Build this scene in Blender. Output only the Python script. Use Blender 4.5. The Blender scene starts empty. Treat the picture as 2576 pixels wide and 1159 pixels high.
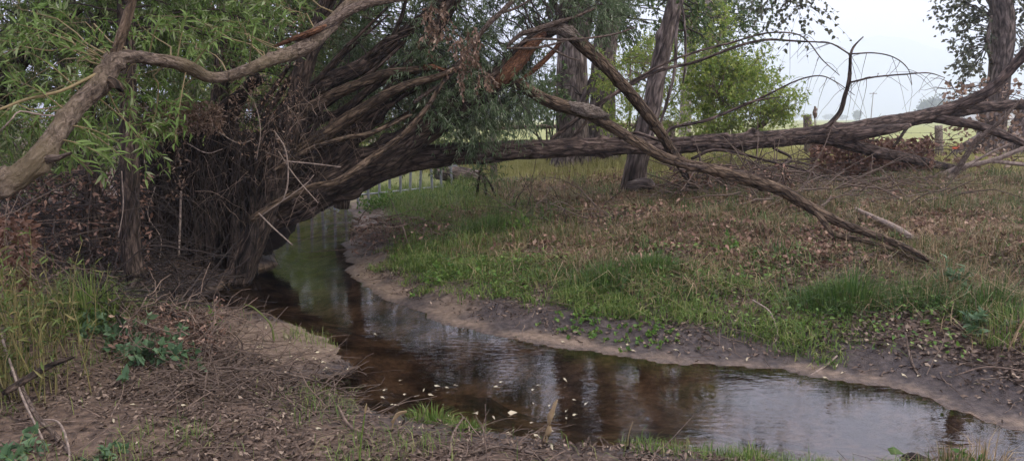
import bpy, math, numpy as np
from mathutils import Matrix, Vector
rng = np.random.default_rng(7)
sc = bpy.context.scene
COL = sc.collection
# ------------------------------------------------------------------ camera
W, H, F = 2576.0, 1159.0, 1910.0           # photograph pixels used for turning pixels into directions
CZ = 1.85                                  # eye above the water level (z = 0)
PITCH = math.atan((H/2 - 300)/F)           # horizon at row 300
cam = bpy.data.cameras.new('camera'); camo = bpy.data.objects.new('camera', cam); COL.objects.link(camo)
camo.location = (0, 0, CZ); camo.rotation_euler = (math.pi/2 - PITCH, 0, 0)
cam.sensor_width = 36; cam.lens = 36*F/W; cam.clip_start = 0.05; cam.clip_end = 20000
sc.camera = camo
# ------------------------------------------------------------------ sky, sun, exposure
SUN_EL, SUN_AZ = math.radians(50), math.radians(115)
world = bpy.data.worlds.new('World'); sc.world = world; world.use_nodes = True
nt = world.node_tree; nt.nodes.clear()
sky = nt.nodes.new('ShaderNodeTexSky'); sky.sky_type = 'NISHITA'; sky.sun_disc = False
sky.sun_elevation = SUN_EL; sky.sun_rotation = SUN_AZ; sky.air_density = 1.0; sky.dust_density = 6.0; sky.ozone_density = 1.0
mixn = nt.nodes.new('ShaderNodeMix'); mixn.data_type = 'RGBA'; mixn.inputs[0].default_value = 0.85
mixn.inputs[7].default_value = (7.2, 6.55, 7.7, 1)      # even smoke overcast
bg = nt.nodes.new('ShaderNodeBackground'); bg.inputs[1].default_value = 0.14
wo = nt.nodes.new('ShaderNodeOutputWorld')
nt.links.new(sky.outputs[0], mixn.inputs[6]); nt.links.new(mixn.outputs[2], bg.inputs[0]); nt.links.new(bg.outputs[0], wo.inputs[0])
sl = bpy.data.lights.new('sun', 'SUN'); sl.energy = 1.5; sl.angle = math.radians(25); sl.color = (1, .90, .78)
so = bpy.data.objects.new('sun', sl); COL.objects.link(so)
sd = Vector((math.sin(SUN_AZ)*math.cos(SUN_EL), math.cos(SUN_AZ)*math.cos(SUN_EL), math.sin(SUN_EL)))
so.rotation_euler = sd.to_track_quat('Z', 'Y').to_euler()
sc.view_settings.view_transform = 'Standard'; sc.view_settings.look = 'None'
sc.view_settings.exposure = 0.94; sc.view_settings.gamma = 1.0
sc.render.engine = 'CYCLES'
sc.cycles.use_denoising = True
sc.cycles.max_bounces = 8; sc.cycles.diffuse_bounces = 3; sc.cycles.glossy_bounces = 3; sc.cycles.transparent_max_bounces = 8
sc.cycles.transmission_bounces = 4; sc.cycles.volume_bounces = 3
sc.cycles.sample_clamp_indirect = 4

# ------------------------------------------------------------------ helpers
CP, SP = math.cos(PITCH), math.sin(PITCH)
def P(x, y, d):
    """point in the direction of pixel (x, y) at forward distance d"""
    x = np.asarray(x, float); y = np.asarray(y, float); d = np.asarray(d, float)
    a = (x - W/2)/F; b = -(y - H/2)/F
    ry = CP + b*SP; rz = -SP + b*CP
    return np.stack([a/ry*d, d + 0*a, CZ + rz/ry*d], -1)
def PZ(x, y, z):
    x = np.asarray(x, float); y = np.asarray(y, float)
    b = -(y - H/2)/F; ry = CP + b*SP; rz = -SP + b*CP
    return P(x, y, (z - CZ)/(rz/ry))
def nrm(v): return v/np.maximum(np.linalg.norm(v, axis=-1, keepdims=True), 1e-9)
def smooth(a, b, x):
    t = np.clip((x - a)/(b - a), 0, 1); return t*t*(3 - 2*t)
def _hash(ix, iy, iz):
    n = (ix*374761393 + iy*668265263 + iz*2147483647) & 0xffffffff
    n = ((n ^ (n >> 13))*1274126177) & 0xffffffff
    return ((n ^ (n >> 16)) & 0xffff)/65535.0
def vnoise(p):
    i = np.floor(p).astype(np.int64); f = p - i; f = f*f*(3 - 2*f); r = 0
    for dx in (0, 1):
        for dy in (0, 1):
            for dz in (0, 1):
                w = (f[..., 0] if dx else 1 - f[..., 0])*(f[..., 1] if dy else 1 - f[..., 1])*(f[..., 2] if dz else 1 - f[..., 2])
                r = r + w*_hash(i[..., 0] + dx, i[..., 1] + dy, i[..., 2] + dz)
    return r
def fbm(p, o=4):
    s = 0; a = .5
    for k in range(o): s = s + a*vnoise(p*2**k + 17.3*k); a *= .5
    return s/(1 - .5**o)
def n2(x, y, sc_, off=0., o=3): return fbm(np.stack([x*sc_ + off, y*sc_ + off*.7, 0*x + off], -1), o)
def cr(pts, n):
    """Catmull-Rom through rows of pts, n samples per span"""
    p = np.asarray(pts, float); p = np.vstack([2*p[0] - p[1], p, 2*p[-1] - p[-2]]); out = []
    for i in range(1, len(p) - 2):
        t = np.linspace(0, 1, n, endpoint=False)[:, None]
        out.append(.5*((2*p[i]) + (-p[i-1] + p[i+1])*t + (2*p[i-1] - 5*p[i] + 4*p[i+1] - p[i+2])*t**2 + (-p[i-1] + 3*p[i] - 3*p[i+1] + p[i+2])*t**3))
    out.append(p[-2][None]); return np.vstack(out)

def mesh(name, V, faces, mat, smoothf=False, attrs=None):
    """faces: list of (n,3)/(n,4) index arrays"""
    me = bpy.data.meshes.new(name); V = np.asarray(V, np.float32)
    me.vertices.add(len(V)); me.vertices.foreach_set('co', V.ravel())
    faces = [np.asarray(f, np.int32) for f in faces if len(f)]
    nl = sum(f.size for f in faces); npoly = sum(len(f) for f in faces)
    me.loops.add(nl); me.polygons.add(npoly)
    me.loops.foreach_set('vertex_index', np.concatenate([f.ravel() for f in faces]))
    tot = np.concatenate([np.full(len(f), f.shape[1], np.int32) for f in faces])
    me.polygons.foreach_set('loop_start', np.concatenate([[0], np.cumsum(tot)[:-1]]).astype(np.int32))
    if smoothf: me.polygons.foreach_set('use_smooth', np.ones(npoly, bool))
    for k, a in (attrs or {}).items():
        a = np.asarray(a, np.float32)
        if a.ndim == 1: at = me.attributes.new(k, 'FLOAT', 'POINT'); at.data.foreach_set('value', a)
        else: at = me.attributes.new(k, 'FLOAT_VECTOR', 'POINT'); at.data.foreach_set('vector', a.ravel())
    me.update(calc_edges=True)
    if mat: me.materials.append(mat)
    return me
def obj(name, me, parent=None, loc=None):
    o = bpy.data.objects.new(name, me); COL.objects.link(o)
    if parent: o.parent = parent
    if loc is not None: o.location = loc
    return o
def tag(o, label=None, cat=None, group=None, kind=None):
    if label: o['label'] = label
    if cat: o['category'] = cat
    if group: o['group'] = group
    if kind: o['kind'] = kind
    return o
def thing(name, label, cat, loc=(0, 0, 0), group=None):
    o = bpy.data.objects.new(name, None); COL.objects.link(o); o.location = [float(c) for c in loc]; o.empty_display_size = .1
    return tag(o, label, cat, group)
class MB:
    """collects pieces of ONE part"""
    def __init__(s): s.v = []; s.f = {}; s.n = 0; s.a = []
    def add(s, V, faces, bk=None):
        V = np.asarray(V, float).reshape(-1, 3); s.v.append(V); s.a.append(np.zeros_like(V) if bk is None else bk)
        for f in faces:
            f = np.asarray(f)
            if len(f): s.f.setdefault(f.shape[1], []).append(f + s.n)
        s.n += len(V)
    def build(s, name, mat, parent=None, smoothf=False, kind=None):
        V = np.vstack(s.v)
        if parent is not None: V = V - np.array(parent.location if parent.parent is None else parent.parent.location)
        me = mesh(name, V, [np.vstack(x) for x in s.f.values()], mat, smoothf, {'bk': np.vstack(s.a)})
        o = obj(name, me, parent)
        if kind: o['kind'] = kind
        return o
def ring_faces(K, S, base=0):
    k = np.arange(K - 1)[:, None]*S; j = np.arange(S)[None]; j2 = (j + 1) % S
    return np.stack([k + j, k + j2, k + S + j2, k + S + j], -1).reshape(-1, 4) + base
def tubes(mb, PT, R, S=3):
    """many thin tubes at once: PT (M,K,3), R (M,K)"""
    M, K, _ = PT.shape
    T = nrm(np.gradient(PT, axis=1)); ref = nrm(rng.normal(size=(M, 1, 3)))
    A = nrm(np.cross(T, ref)); B = np.cross(T, A)
    th = np.arange(S)*2*math.pi/S
    V = PT[:, :, None] + R[:, :, None, None]*(A[:, :, None]*np.cos(th)[:, None] + B[:, :, None]*np.sin(th)[:, None])
    f = ring_faces(K, S)[None] + (np.arange(M)*K*S)[:, None, None]
    mb.add(V.reshape(-1, 3), [f.reshape(-1, 4)])
def trunk(mb, pts, S=20, step=.05, amp=.10, knots=0, jag=0., flare=0., ridge=3.0, gnarl=.0):
    """one tapered limb with furrowed bark. pts: rows (x,y,z,r) in metres"""
    p = np.asarray(pts, float); q = cr(p, 12)
    L = np.concatenate([[0], np.cumsum(np.linalg.norm(np.diff(q[:, :3], axis=0), axis=1))])
    K = max(6, int(L[-1]/step)); l = np.linspace(0, L[-1], K)
    q = np.stack([np.interp(l, L, q[:, i]) for i in range(4)], 1)
    C = q[:, :3]; R = np.maximum(q[:, 3], .0015)
    if gnarl: C = C + gnarl*R[:, None]*(np.stack([fbm(np.stack([l*2.2, 0*l + 3.1*k + p[0, 0], 0*l], -1)) for k in range(3)], -1) - .5)*2
    if flare: R = R*(1 + flare*np.exp(-l/(R[0]*2.2)))
    T = nrm(np.gradient(C, axis=0)); A = np.zeros_like(C)
    a = np.cross(T[0], [.3, .2, .9]); a /= np.linalg.norm(a)
    for i in range(K):
        a = a - T[i]*np.dot(a, T[i]); a /= max(np.linalg.norm(a), 1e-6); A[i] = a
    B = np.cross(T, A); th = np.arange(S)*2*math.pi/S
    seed = float(p[0, 0]*3.7 + p[0, 2])
    cs, sn = np.cos(th)[None] + 0*l[:, None], np.sin(th)[None] + 0*l[:, None]
    N = np.stack([cs*ridge + seed, sn*ridge, l[:, None]*2.6/ max(R.mean()*8, .25) + 0*cs], -1)
    d = 1 - np.abs(2*fbm(N, 3) - 1)*2.2                  # furrows
    lump = fbm(np.stack([cs*.9 + seed, sn*.9, l[:, None]*2.2 + 0*cs], -1), 3) - .5
    rr = R[:, None]*(1 + amp*(d - .5) + 1.5*amp*lump)
    for k in range(knots):
        kl = rng.uniform(.1, .95)*L[-1]; kt = rng.uniform(0, 2*math.pi); kr = R[int(kl/L[-1]*(K - 1))]
        g = np.exp(-((l[:, None] - kl)/(kr*.55))**2 - ((np.angle(np.exp(1j*(th[None] - kt))))/.5)**2)
        rr = rr + kr*.35*g
    V = C[:, None] + rr[..., None]*(A[:, None]*np.cos(th)[:, None] + B[:, None]*np.sin(th)[:, None])
    if jag: V[-1] += T[-1]*(rng.uniform(-1, 1.4, S)*jag*R[-1])[:, None]; V[-2] += T[-1]*(rng.uniform(-.3, .5, S)*jag*R[-1])[:, None]
    bk = np.stack([cs*R[:, None], sn*R[:, None], l[:, None] + seed + 0*cs], -1)
    V = V.reshape(-1, 3); n = len(V)
    V = np.vstack([V, C[0] - T[0]*.0, C[-1] + T[-1]*R[-1]*(.0 if jag else .5)])
    j = np.arange(S); j2 = (j + 1) % S
    caps = np.vstack([np.stack([j2, j, np.full(S, n)], 1), np.stack([(K-1)*S + j, (K-1)*S + j2, np.full(S, n + 1)], 1)])
    mb.add(V, [ring_faces(K, S), caps], np.vstack([bk.reshape(-1, 3), [[0, 0, seed], [0, 0, seed + l[-1]]]]))
    return C
def px(rows):
    """pixel rows (x, y, distance, radius in pixels) -> metres"""
    r = np.asarray(rows, float)
    return np.column_stack([P(r[:, 0], r[:, 1], r[:, 2]), r[:, 3]/F*r[:, 2]])
LEAF = {
 'willow': (np.array([[0, 0, 0], [.38, .5, .05], [1, 0, -.14], [.38, -.5, .05]]), [[0, 1, 2], [0, 2, 3]]),
 'willow_fine': (np.array([[0, 0, 0], [.22, .42, .05], [.55, .46, .03], [1, 0, -.16], [.55, -.46, .03], [.22, -.42, .05], [.45, 0, -.03]]),
                 [[0, 1, 6], [1, 2, 6], [2, 3, 6], [3, 4, 6], [4, 5, 6], [5, 0, 6]]),
 'broad': (np.array([[0, 0, 0], [.1, .42, .04], [.4, .5, .06], [1, 0, -.1], [.4, -.5, .06], [.1, -.42, .04]]), [[0, 1, 2, 3], [0, 3, 4, 5]]),
 'dead': (np.array([[0, 0, 0], [.35, .5, .22], [.75, .3, .0], [1, 0, .28], [.6, -.45, .3], [.25, -.35, .1]]), [[0, 1, 2], [0, 2, 3], [0, 3, 4], [0, 4, 5]]),
}
def leaves(mb, pos, d, up, L, Wd, kind='willow'):
    T, Fc = LEAF[kind]; d = nrm(d); s = nrm(np.cross(up, d)); u = np.cross(d, s)
    L = np.broadcast_to(L, len(pos))[:, None, None]; Wd = np.broadcast_to(Wd, len(pos))[:, None, None]
    V = pos[:, None] + T[None, :, :1]*L*d[:, None] + T[None, :, 1:2]*Wd*s[:, None] + T[None, :, 2:]*L*u[:, None]
    f = np.array(Fc)[None] + (np.arange(len(pos))*len(T))[:, None, None]
    mb.add(V.reshape(-1, 3), [f.reshape(-1, len(Fc[0]))])
def spray_curves(S0, D, L, droop, K=5):
    t = np.linspace(0, 1, K)[None, :, None]
    return S0[:, None] + nrm(D)[:, None]*L[:, None, None]*t + np.array([0, 0, -1.])*(droop*L)[:, None, None]*t**2
def sprays(mbl, mbt, S0, D, L, droop, nleaf, ll, lw, kind='willow', tr=.002, hang=.25, spread=.9, upw=1.):
    M = len(S0); C = spray_curves(S0, D, L, np.broadcast_to(droop, M)*np.ones(M))
    if mbt is not None:
        C2 = C.copy(); C2[:, 1:-1] += rng.normal(0, .02, C2[:, 1:-1].shape)*L[:, None, None]
        tubes(mbt, C2, np.broadcast_to(np.linspace(tr, tr*.4, 5)[None], (M, 5)), 3)
    t = rng.uniform(.12, 1, (M, nleaf))*4; i = np.minimum(t.astype(int), 3); fr = (t - i)[..., None]
    m = np.arange(M)[:, None]
    pos = (C[m, i]*(1 - fr) + C[m, i + 1]*fr).reshape(-1, 3); tan = nrm(C[m, i + 1] - C[m, i]).reshape(-1, 3)
    d = tan*.7 + spread*nrm(rng.normal(size=pos.shape)) + np.array([0, 0, -hang]); up = np.array([0, 0, upw]) + .6*rng.normal(size=pos.shape)
    k = rng.uniform(.6, 1.25, len(pos)); leaves(mbl, pos, d, up, ll*k, lw*k*rng.uniform(.8, 1.2, len(pos)), kind)
def crown(par, skel, C, rad, nspr, slen, nleaf, ll, lw, lmat, tmat, kind='willow', droop=.35, br=.011, hang=.25, outw=.5, name='crown', tw='branchlets', drop_to=None):
    """branchlets from the stem out to leaf clusters C, sprays in each cluster"""
    C = np.asarray(C); mbl, mbt = MB(), MB(); skel = np.asarray(skel)
    d2 = ((C[:, None] - skel[None])**2).sum(-1); A = skel[d2.argmin(1)]
    mid = (A + C)/2 + np.array([0, 0, 1.])*np.linalg.norm(C - A, axis=1)[:, None]*.15 + rng.normal(0, .06, C.shape)*np.linalg.norm(C - A, axis=1)[:, None]
    t = np.linspace(0, 1, 8)[None, :, None]
    BZ = A[:, None]*(1 - t)**2 + 2*mid[:, None]*t*(1 - t) + C[:, None]*t**2
    BZ[:, 1:-1] += rng.normal(0, .02, BZ[:, 1:-1].shape)
    tubes(mbt, BZ, np.broadcast_to(np.linspace(br, br*.35, 8)[None], BZ.shape[:2]), 5)
    M = len(C)*nspr; ci = np.repeat(np.arange(len(C)), nspr)
    tt = rng.uniform(.55, 1, M)[:, None]; S0 = A[ci]*(1 - tt)**2 + 2*mid[ci]*tt*(1 - tt) + C[ci]*tt**2
    S0 = S0 + nrm(rng.normal(size=(M, 3)))*rad*rng.uniform(0, .55, M)[:, None]
    D = nrm(rng.normal(size=(M, 3))) + outw*nrm(C - A)[ci] + np.array([0, 0, .15])
    sprays(mbl, mbt, S0, D, slen*rng.uniform(.6, 1.3, M), droop, nleaf, ll, lw, kind, hang=hang)
    mbt.build(tw, tmat, par, kind='stuff'); return mbl.build(name, lmat, par, kind='stuff')
def boxc(n, x, y, d): return P(rng.uniform(*x, n), rng.uniform(*y, n), rng.uniform(*d, n))

# ------------------------------------------------------------------ materials
def newmat(name):
    m = bpy.data.materials.new(name); m.use_nodes = True; t = m.node_tree; t.nodes.clear()
    o = t.nodes.new('ShaderNodeOutputMaterial'); return m, t, o
def N(t, typ, **kw):
    n = t.nodes.new(typ)
    for k, v in kw.items(): setattr(n, k, v)
    return n
def ramp(t, cols, fac=None):
    r = N(t, 'ShaderNodeValToRGB'); e = r.color_ramp.elements
    for i, (p_, c) in enumerate(cols):
        el = e[i] if i < 2 else e.new(p_)
        el.position = p_; el.color = (*c, 1)
    if fac is not None: t.links.new(fac, r.inputs[0])
    return r
def bark(name, dark, mid, light, scale=1., bump=.6, moss=None, rough=.92, st=12, crack=.8):
    m, t, o = newmat(name); L = t.links.new
    at = N(t, 'ShaderNodeAttribute', attribute_name='bk')
    mp = N(t, 'ShaderNodeMapping'); mp.inputs['Scale'].default_value = (60*scale, 60*scale, st*scale); L(at.outputs['Vector'], mp.inputs[0])
    n1 = N(t, 'ShaderNodeTexNoise'); n1.inputs['Scale'].default_value = 1; n1.inputs['Detail'].default_value = 8; n1.inputs['Roughness'].default_value = .62; n1.inputs['Distortion'].default_value = .9; L(mp.outputs[0], n1.inputs[0])
    n2_ = N(t, 'ShaderNodeTexNoise'); n2_.inputs['Scale'].default_value = 2.3; n2_.inputs['Detail'].default_value = 4; L(at.outputs['Vector'], n2_.inputs[0])
    r = ramp(t, [(.36, dark), (.66, light), (.5, mid)], n1.outputs[0])
    mx = N(t, 'ShaderNodeMix', data_type='RGBA', blend_type='MULTIPLY'); mx.inputs[0].default_value = .75
    r2 = ramp(t, [(.3, (.55, .52, .5)), (.7, (1.25, 1.2, 1.15))], n2_.outputs[0]); L(r.outputs[0], mx.inputs[6]); L(r2.outputs[0], mx.inputs[7])
    mv = N(t, 'ShaderNodeMapping'); mv.inputs['Scale'].default_value = (24*scale, 24*scale, 8*scale); L(at.outputs['Vector'], mv.inputs[0])
    vo = N(t, 'ShaderNodeTexVoronoi', feature='DISTANCE_TO_EDGE'); vo.inputs['Scale'].default_value = 1; vo.inputs['Randomness'].default_value = 1.; L(mv.outputs[0], vo.inputs[0])
    rv = ramp(t, [(.0, (.28, .26, .25)), (.16, (1, 1, 1))], vo.outputs['Distance']); m3 = N(t, 'ShaderNodeMix', data_type='RGBA', blend_type='MULTIPLY'); m3.inputs[0].default_value = crack; L(mx.outputs[2], m3.inputs[6]); L(rv.outputs[0], m3.inputs[7])
    hs = N(t, 'ShaderNodeMath', operation='MULTIPLY_ADD'); L(rv.outputs[0], hs.inputs[0]); hs.inputs[1].default_value = .5*crack; L(n1.outputs[0], hs.inputs[2])
    col = m3.outputs[2]
    if moss:
        g = N(t, 'ShaderNodeNewGeometry'); sx = N(t, 'ShaderNodeSeparateXYZ'); L(g.outputs['Normal'], sx.inputs[0])
        mm = N(t, 'ShaderNodeMath', operation='MULTIPLY'); rr = ramp(t, [(.45, (0, 0, 0)), (.62, (1, 1, 1))], n2_.outputs[0]); L(rr.outputs[0], mm.inputs[0]); mm.inputs[1].default_value = .8
        m2 = N(t, 'ShaderNodeMix', data_type='RGBA'); L(mm.outputs[0], m2.inputs[0]); L(col, m2.inputs[6]); m2.inputs[7].default_value = (*moss, 1); col = m2.outputs[2]
    b = N(t, 'ShaderNodeBump'); b.inputs['Strength'].default_value = bump; b.inputs['Distance'].default_value = .04; L(hs.outputs[0], b.inputs['Height'])
    s = N(t, 'ShaderNodeBsdfPrincipled'); s.inputs['Roughness'].default_value = rough; s.inputs['Specular IOR Level'].default_value = .25
    L(col, s.inputs['Base Color']); L(b.outputs[0], s.inputs['Normal']); L(s.outputs[0], o.inputs[0]); return m
def leafmat(name, cols, trans=.35, rough=.5, patch=None):
    m, t, o = newmat(name); L = t.links.new
    g = N(t, 'ShaderNodeNewGeometry'); r = ramp(t, cols, g.outputs['Random Per Island']); col = r.outputs[0]
    if patch:
        tc = N(t, 'ShaderNodeTexCoord'); ns = N(t, 'ShaderNodeTexNoise'); ns.inputs['Scale'].default_value = patch[0]; ns.inputs['Detail'].default_value = 3; L(tc.outputs['Object'], ns.inputs[0])
        rr = ramp(t, [(.42, (0, 0, 0)), (.62, (1, 1, 1))], ns.outputs[0]); mx = N(t, 'ShaderNodeMix', data_type='RGBA'); mf = N(t, 'ShaderNodeMath', operation='MULTIPLY'); mf.inputs[1].default_value = patch[2]
        L(rr.outputs[0], mf.inputs[0]); L(mf.outputs[0], mx.inputs[0]); L(col, mx.inputs[6]); mx.inputs[7].default_value = (*patch[1], 1); col = mx.outputs[2]
    s = N(t, 'ShaderNodeBsdfPrincipled'); s.inputs['Roughness'].default_value = rough; s.inputs['Specular IOR Level'].default_value = .3; L(col, s.inputs['Base Color'])
    tr = N(t, 'ShaderNodeBsdfTranslucent'); L(col, tr.inputs[0]); mx = N(t, 'ShaderNodeMixShader'); mx.inputs[0].default_value = trans
    L(s.outputs[0], mx.inputs[1]); L(tr.outputs[0], mx.inputs[2]); L(mx.outputs[0], o.inputs[0]); return m
def plain(name, c, rough=.8, metal=0., var=.25, scale=12., bump=.15):
    m, t, o = newmat(name); L = t.links.new
    tc = N(t, 'ShaderNodeTexCoord'); ns = N(t, 'ShaderNodeTexNoise'); ns.inputs['Scale'].default_value = scale; ns.inputs['Detail'].default_value = 5; L(tc.outputs['Object'], ns.inputs[0])
    r = ramp(t, [(.3, tuple(x*(1 - var) for x in c)), (.7, tuple(min(1, x*(1 + var)) for x in c))], ns.outputs[0])
    b = N(t, 'ShaderNodeBump'); b.inputs['Strength'].default_value = bump; b.inputs['Distance'].default_value = .01; L(ns.outputs[0], b.inputs['Height'])
    s = N(t, 'ShaderNodeBsdfPrincipled'); s.inputs['Roughness'].default_value = rough; s.inputs['Metallic'].default_value = metal
    L(r.outputs[0], s.inputs['Base Color']); L(b.outputs[0], s.inputs['Normal']); L(s.outputs[0], o.inputs[0]); return m
M = {}
M['bark_willow'] = bark('bark_willow', (.010, .008, .006), (.062, .047, .037), (.18, .138, .11), .55, 1.)
M['bark_fallen'] = bark('bark_fallen', (.014, .010, .009), (.085, .064, .054), (.22, .172, .145), .42, 1.)
M['bark_mossy'] = bark('bark_mossy', (.02, .015, .010), (.105, .077, .052), (.25, .19, .13), .6, 1.)
M['bark_grey'] = bark('bark_grey', (.04, .031, .024), (.15, .119, .092), (.29, .238, .19), .75, .8, moss=(.125, .10, .058), st=30, crack=.25)
M['bark_cotton'] = bark('bark_cotton', (.03, .024, .021), (.15, .125, .112), (.31, .27, .245), .26, 1.)
M['bark_pale'] = bark('bark_pale', (.22, .20, .185), (.46, .43, .40), (.62, .59, .56), .4, .4, crack=.3)
M['deadwood'] = bark('deadwood', (.06, .045, .035), (.14, .11, .088), (.25, .21, .175), 1.6, .6)
M['twig_brown'] = plain('twig_brown', (.15, .108, .08), .85, var=.5, scale=20)
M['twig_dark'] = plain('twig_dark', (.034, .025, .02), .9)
M['twig_pale'] = plain('twig_pale', (.22, .175, .14), .85, var=.5, scale=30)
M['twig_olive'] = plain('twig_olive', (.19, .15, .07), .8)
M['torn_wood'] = bark('torn_wood', (.07, .032, .015), (.165, .08, .042), (.26, .145, .082), 1.6, .8)
M['torn_grey'] = bark('torn_grey', (.10, .085, .07), (.25, .215, .18), (.40, .36, .31), 2.2, .9)
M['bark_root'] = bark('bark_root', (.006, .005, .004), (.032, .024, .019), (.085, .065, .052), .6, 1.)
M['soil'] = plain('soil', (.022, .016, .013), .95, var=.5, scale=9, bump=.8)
M['leaf_willow'] = leafmat('leaf_willow', [(0, (.075, .14, .026)), (1, (.36, .41, .24)), (.45, (.14, .235, .05)), (.8, (.20, .28, .09))], .4)
M['leaf_thicket'] = leafmat('leaf_thicket', [(0, (.065, .115, .03)), (1, (.32, .29, .17)), (.5, (.125, .19, .052)), (.85, (.20, .23, .095))], .4)
M['leaf_blue'] = leafmat('leaf_blue', [(0, (.07, .12, .05)), (1, (.36, .40, .28)), (.5, (.135, .20, .09)), (.85, (.23, .295, .175))], .42)
M['leaf_cotton'] = leafmat('leaf_cotton', [(0, (.045, .09, .025)), (1, (.20, .22, .09)), (.5, (.085, .145, .045)), (.9, (.14, .19, .07))])
M['leaf_bush'] = leafmat('leaf_bush', [(0, (.13, .22, .035)), (1, (.42, .45, .12)), (.5, (.24, .345, .06))], .5)
M['leaf_right'] = leafmat('leaf_right', [(0, (.05, .065, .035)), (1, (.17, .17, .12)), (.5, (.085, .10, .055))], .25)
M['leaf_dead'] = leafmat('leaf_dead', [(0, (.11, .07, .045)), (1, (.42, .33, .25)), (.5, (.22, .145, .098)), (.8, (.31, .22, .16))], .25, .8)
M['leaf_rust'] = leafmat('leaf_rust', [(0, (.10, .05, .03)), (1, (.30, .19, .14)), (.5, (.17, .092, .06))], .2, .8)
M['litter'] = leafmat('litter', [(0, (.055, .041, .032)), (1, (.38, .31, .235)), (.5, (.115, .085, .066)), (.85, (.185, .14, .108)), (.96, (.27, .21, .155))], .1, .85)
M['litter_red'] = leafmat('litter_red', [(0, (.09, .052, .038)), (1, (.42, .30, .22)), (.5, (.19, .112, .08)), (.85, (.29, .185, .135))], .1, .85)
M['leaf_pale'] = leafmat('leaf_pale', [(0, (.42, .36, .22)), (1, (.55, .5, .40)), (.5, (.47, .42, .28))], .15, .7)
M['grass'] = leafmat('grass', [(0, (.065, .12, .026)), (1, (.32, .31, .13)), (.5, (.14, .23, .048)), (.85, (.22, .275, .08))], .4, .5)
M['grass_dark'] = leafmat('grass_dark', [(0, (.03, .075, .016)), (1, (.13, .19, .05)), (.5, (.055, .12, .024))], .3, .5)
M['grass_mixed'] = leafmat('grass_mixed', [(0, (.05, .085, .02)), (1, (.36, .28, .17)), (.3, (.09, .125, .036)), (.5, (.16, .135, .062)), (.75, (.23, .16, .095))], .3, .6)
M['grass_dry'] = leafmat('grass_dry', [(0, (.20, .14, .07)), (1, (.46, .36, .22)), (.5, (.30, .22, .12))], .25, .7)
M['grass_field'] = leafmat('grass_field', [(0, (.26, .27, .08)), (1, (.44, .40, .18)), (.5, (.34, .33, .12))], .3, .7)
M['weed'] = leafmat('weed', [(0, (.055, .13, .025)), (1, (.20, .29, .07)), (.5, (.10, .21, .035))], .35, .5)
M['nettle'] = leafmat('nettle', [(0, (.06, .12, .06)), (1, (.17, .26, .14)), (.5, (.10, .18, .085))], .3, .5)
M['shoot'] = leafmat('shoot', [(0, (.06, .095, .025)), (1, (.30, .25, .11)), (.5, (.115, .165, .04)), (.85, (.19, .20, .065))], .3, .5)
M['stem_green'] = plain('stem_green', (.16, .14, .05), .6, var=.5, scale=8)
M['steel'] = plain('steel', (.24, .26, .28), .5, .3, .2, 6, .05)
M['wire'] = plain('wire', (.16, .14, .13), .6, .5)
M['post'] = bark('post', (.12, .10, .085), (.23, .20, .165), (.34, .30, .25), 1.2, .4)
M['rail'] = bark('rail', (.20, .16, .12), (.34, .28, .22), (.45, .39, .32), 1.4, .4)
M['pole'] = plain('pole', (.13, .11, .10), .8)
M['orange'] = plain('orange', (.75, .14, .04), .5, 0, .08)
M['white_wall'] = plain('white_wall', (.72, .72, .72), .7, 0, .05, 2)
M['roof'] = plain('roof', (.30, .31, .33), .7, 0, .1, 3)
M['window'] = plain('window', (.05, .055, .06), .2, 0, .1)
M['hill'] = plain('hill', (.07, .09, .065), .95, 0, .4, .01, 0)
M['far_wood'] = leafmat('far_wood', [(0, (.03, .05, .025)), (1, (.09, .12, .06)), (.5, (.055, .08, .04))], .1, .8)

# ------------------------------------------------------------------ creek plan and terrain
far_px = [(430, 452), (560, 462), (700, 474), (800, 490), (868, 515), (890, 560), (868, 610), (880, 690), (958, 748), (1080, 800), (1200, 836), (1290, 852), (1400, 874),
          (1560, 896), (1700, 916), (1850, 926), (1990, 936), (2130, 960), (2300, 1003), (2420, 1046), (2576, 1094), (2800, 1150), (3300, 1250)]
near_px = [(3300, 1420), (2800, 1290), (2500, 1195), (2300, 1180), (2120, 1188), (1960, 1160), (1800, 1138), (1600, 1118), (1400, 1106), (1240, 1086), (1130, 1062), (1040, 1046), (950, 1030), (850, 1000),
           (775, 962), (815, 946), (875, 934), (896, 912), (862, 880), (800, 842), (720, 808), (640, 792), (560, 790), (490, 775), (520, 740), (590, 700), (690, 656), (655, 610), (600, 568), (500, 528), (380, 500), (300, 480)]
farL = cr(PZ([p[0] for p in far_px], [p[1] for p in far_px], 0)[:, :2], 5)
nearL = cr(PZ([p[0] for p in near_px], [p[1] for p in near_px], 0)[:, :2], 5)
def dseg(X, Y, L):
    best = np.full(X.shape, 1e9)
    for a, b in zip(L[:-1], L[1:]):
        ab = b - a; t = np.clip(((X - a[0])*ab[0] + (Y - a[1])*ab[1])/max(ab@ab, 1e-9), 0, 1)
        best = np.minimum(best, (X - a[0] - t*ab[0])**2 + (Y - a[1] - t*ab[1])**2)
    return np.sqrt(best)
poly = np.vstack([farL, nearL])
def inside(X, Y):
    c = np.zeros(X.shape, bool); j = len(poly) - 1
    for i in range(len(poly)):
        xi, yi = poly[i]; xj, yj = poly[j]
        if yi != yj: c ^= ((yi > Y) != (yj > Y)) & (X < (xj - xi)*(Y - yi)/(yj - yi) + xi)
        j = i
    return c
def ell(X, Y, pxl, ra, rb, ang=0, z=0):
    c = PZ(pxl[0], pxl[1], z)[:2]; dx, dy = X - c[0], Y - c[1]; ca, sa = math.cos(ang), math.sin(ang)
    return np.sqrt(((dx*ca + dy*sa)/ra)**2 + ((-dx*sa + dy*ca)/rb)**2)
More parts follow.
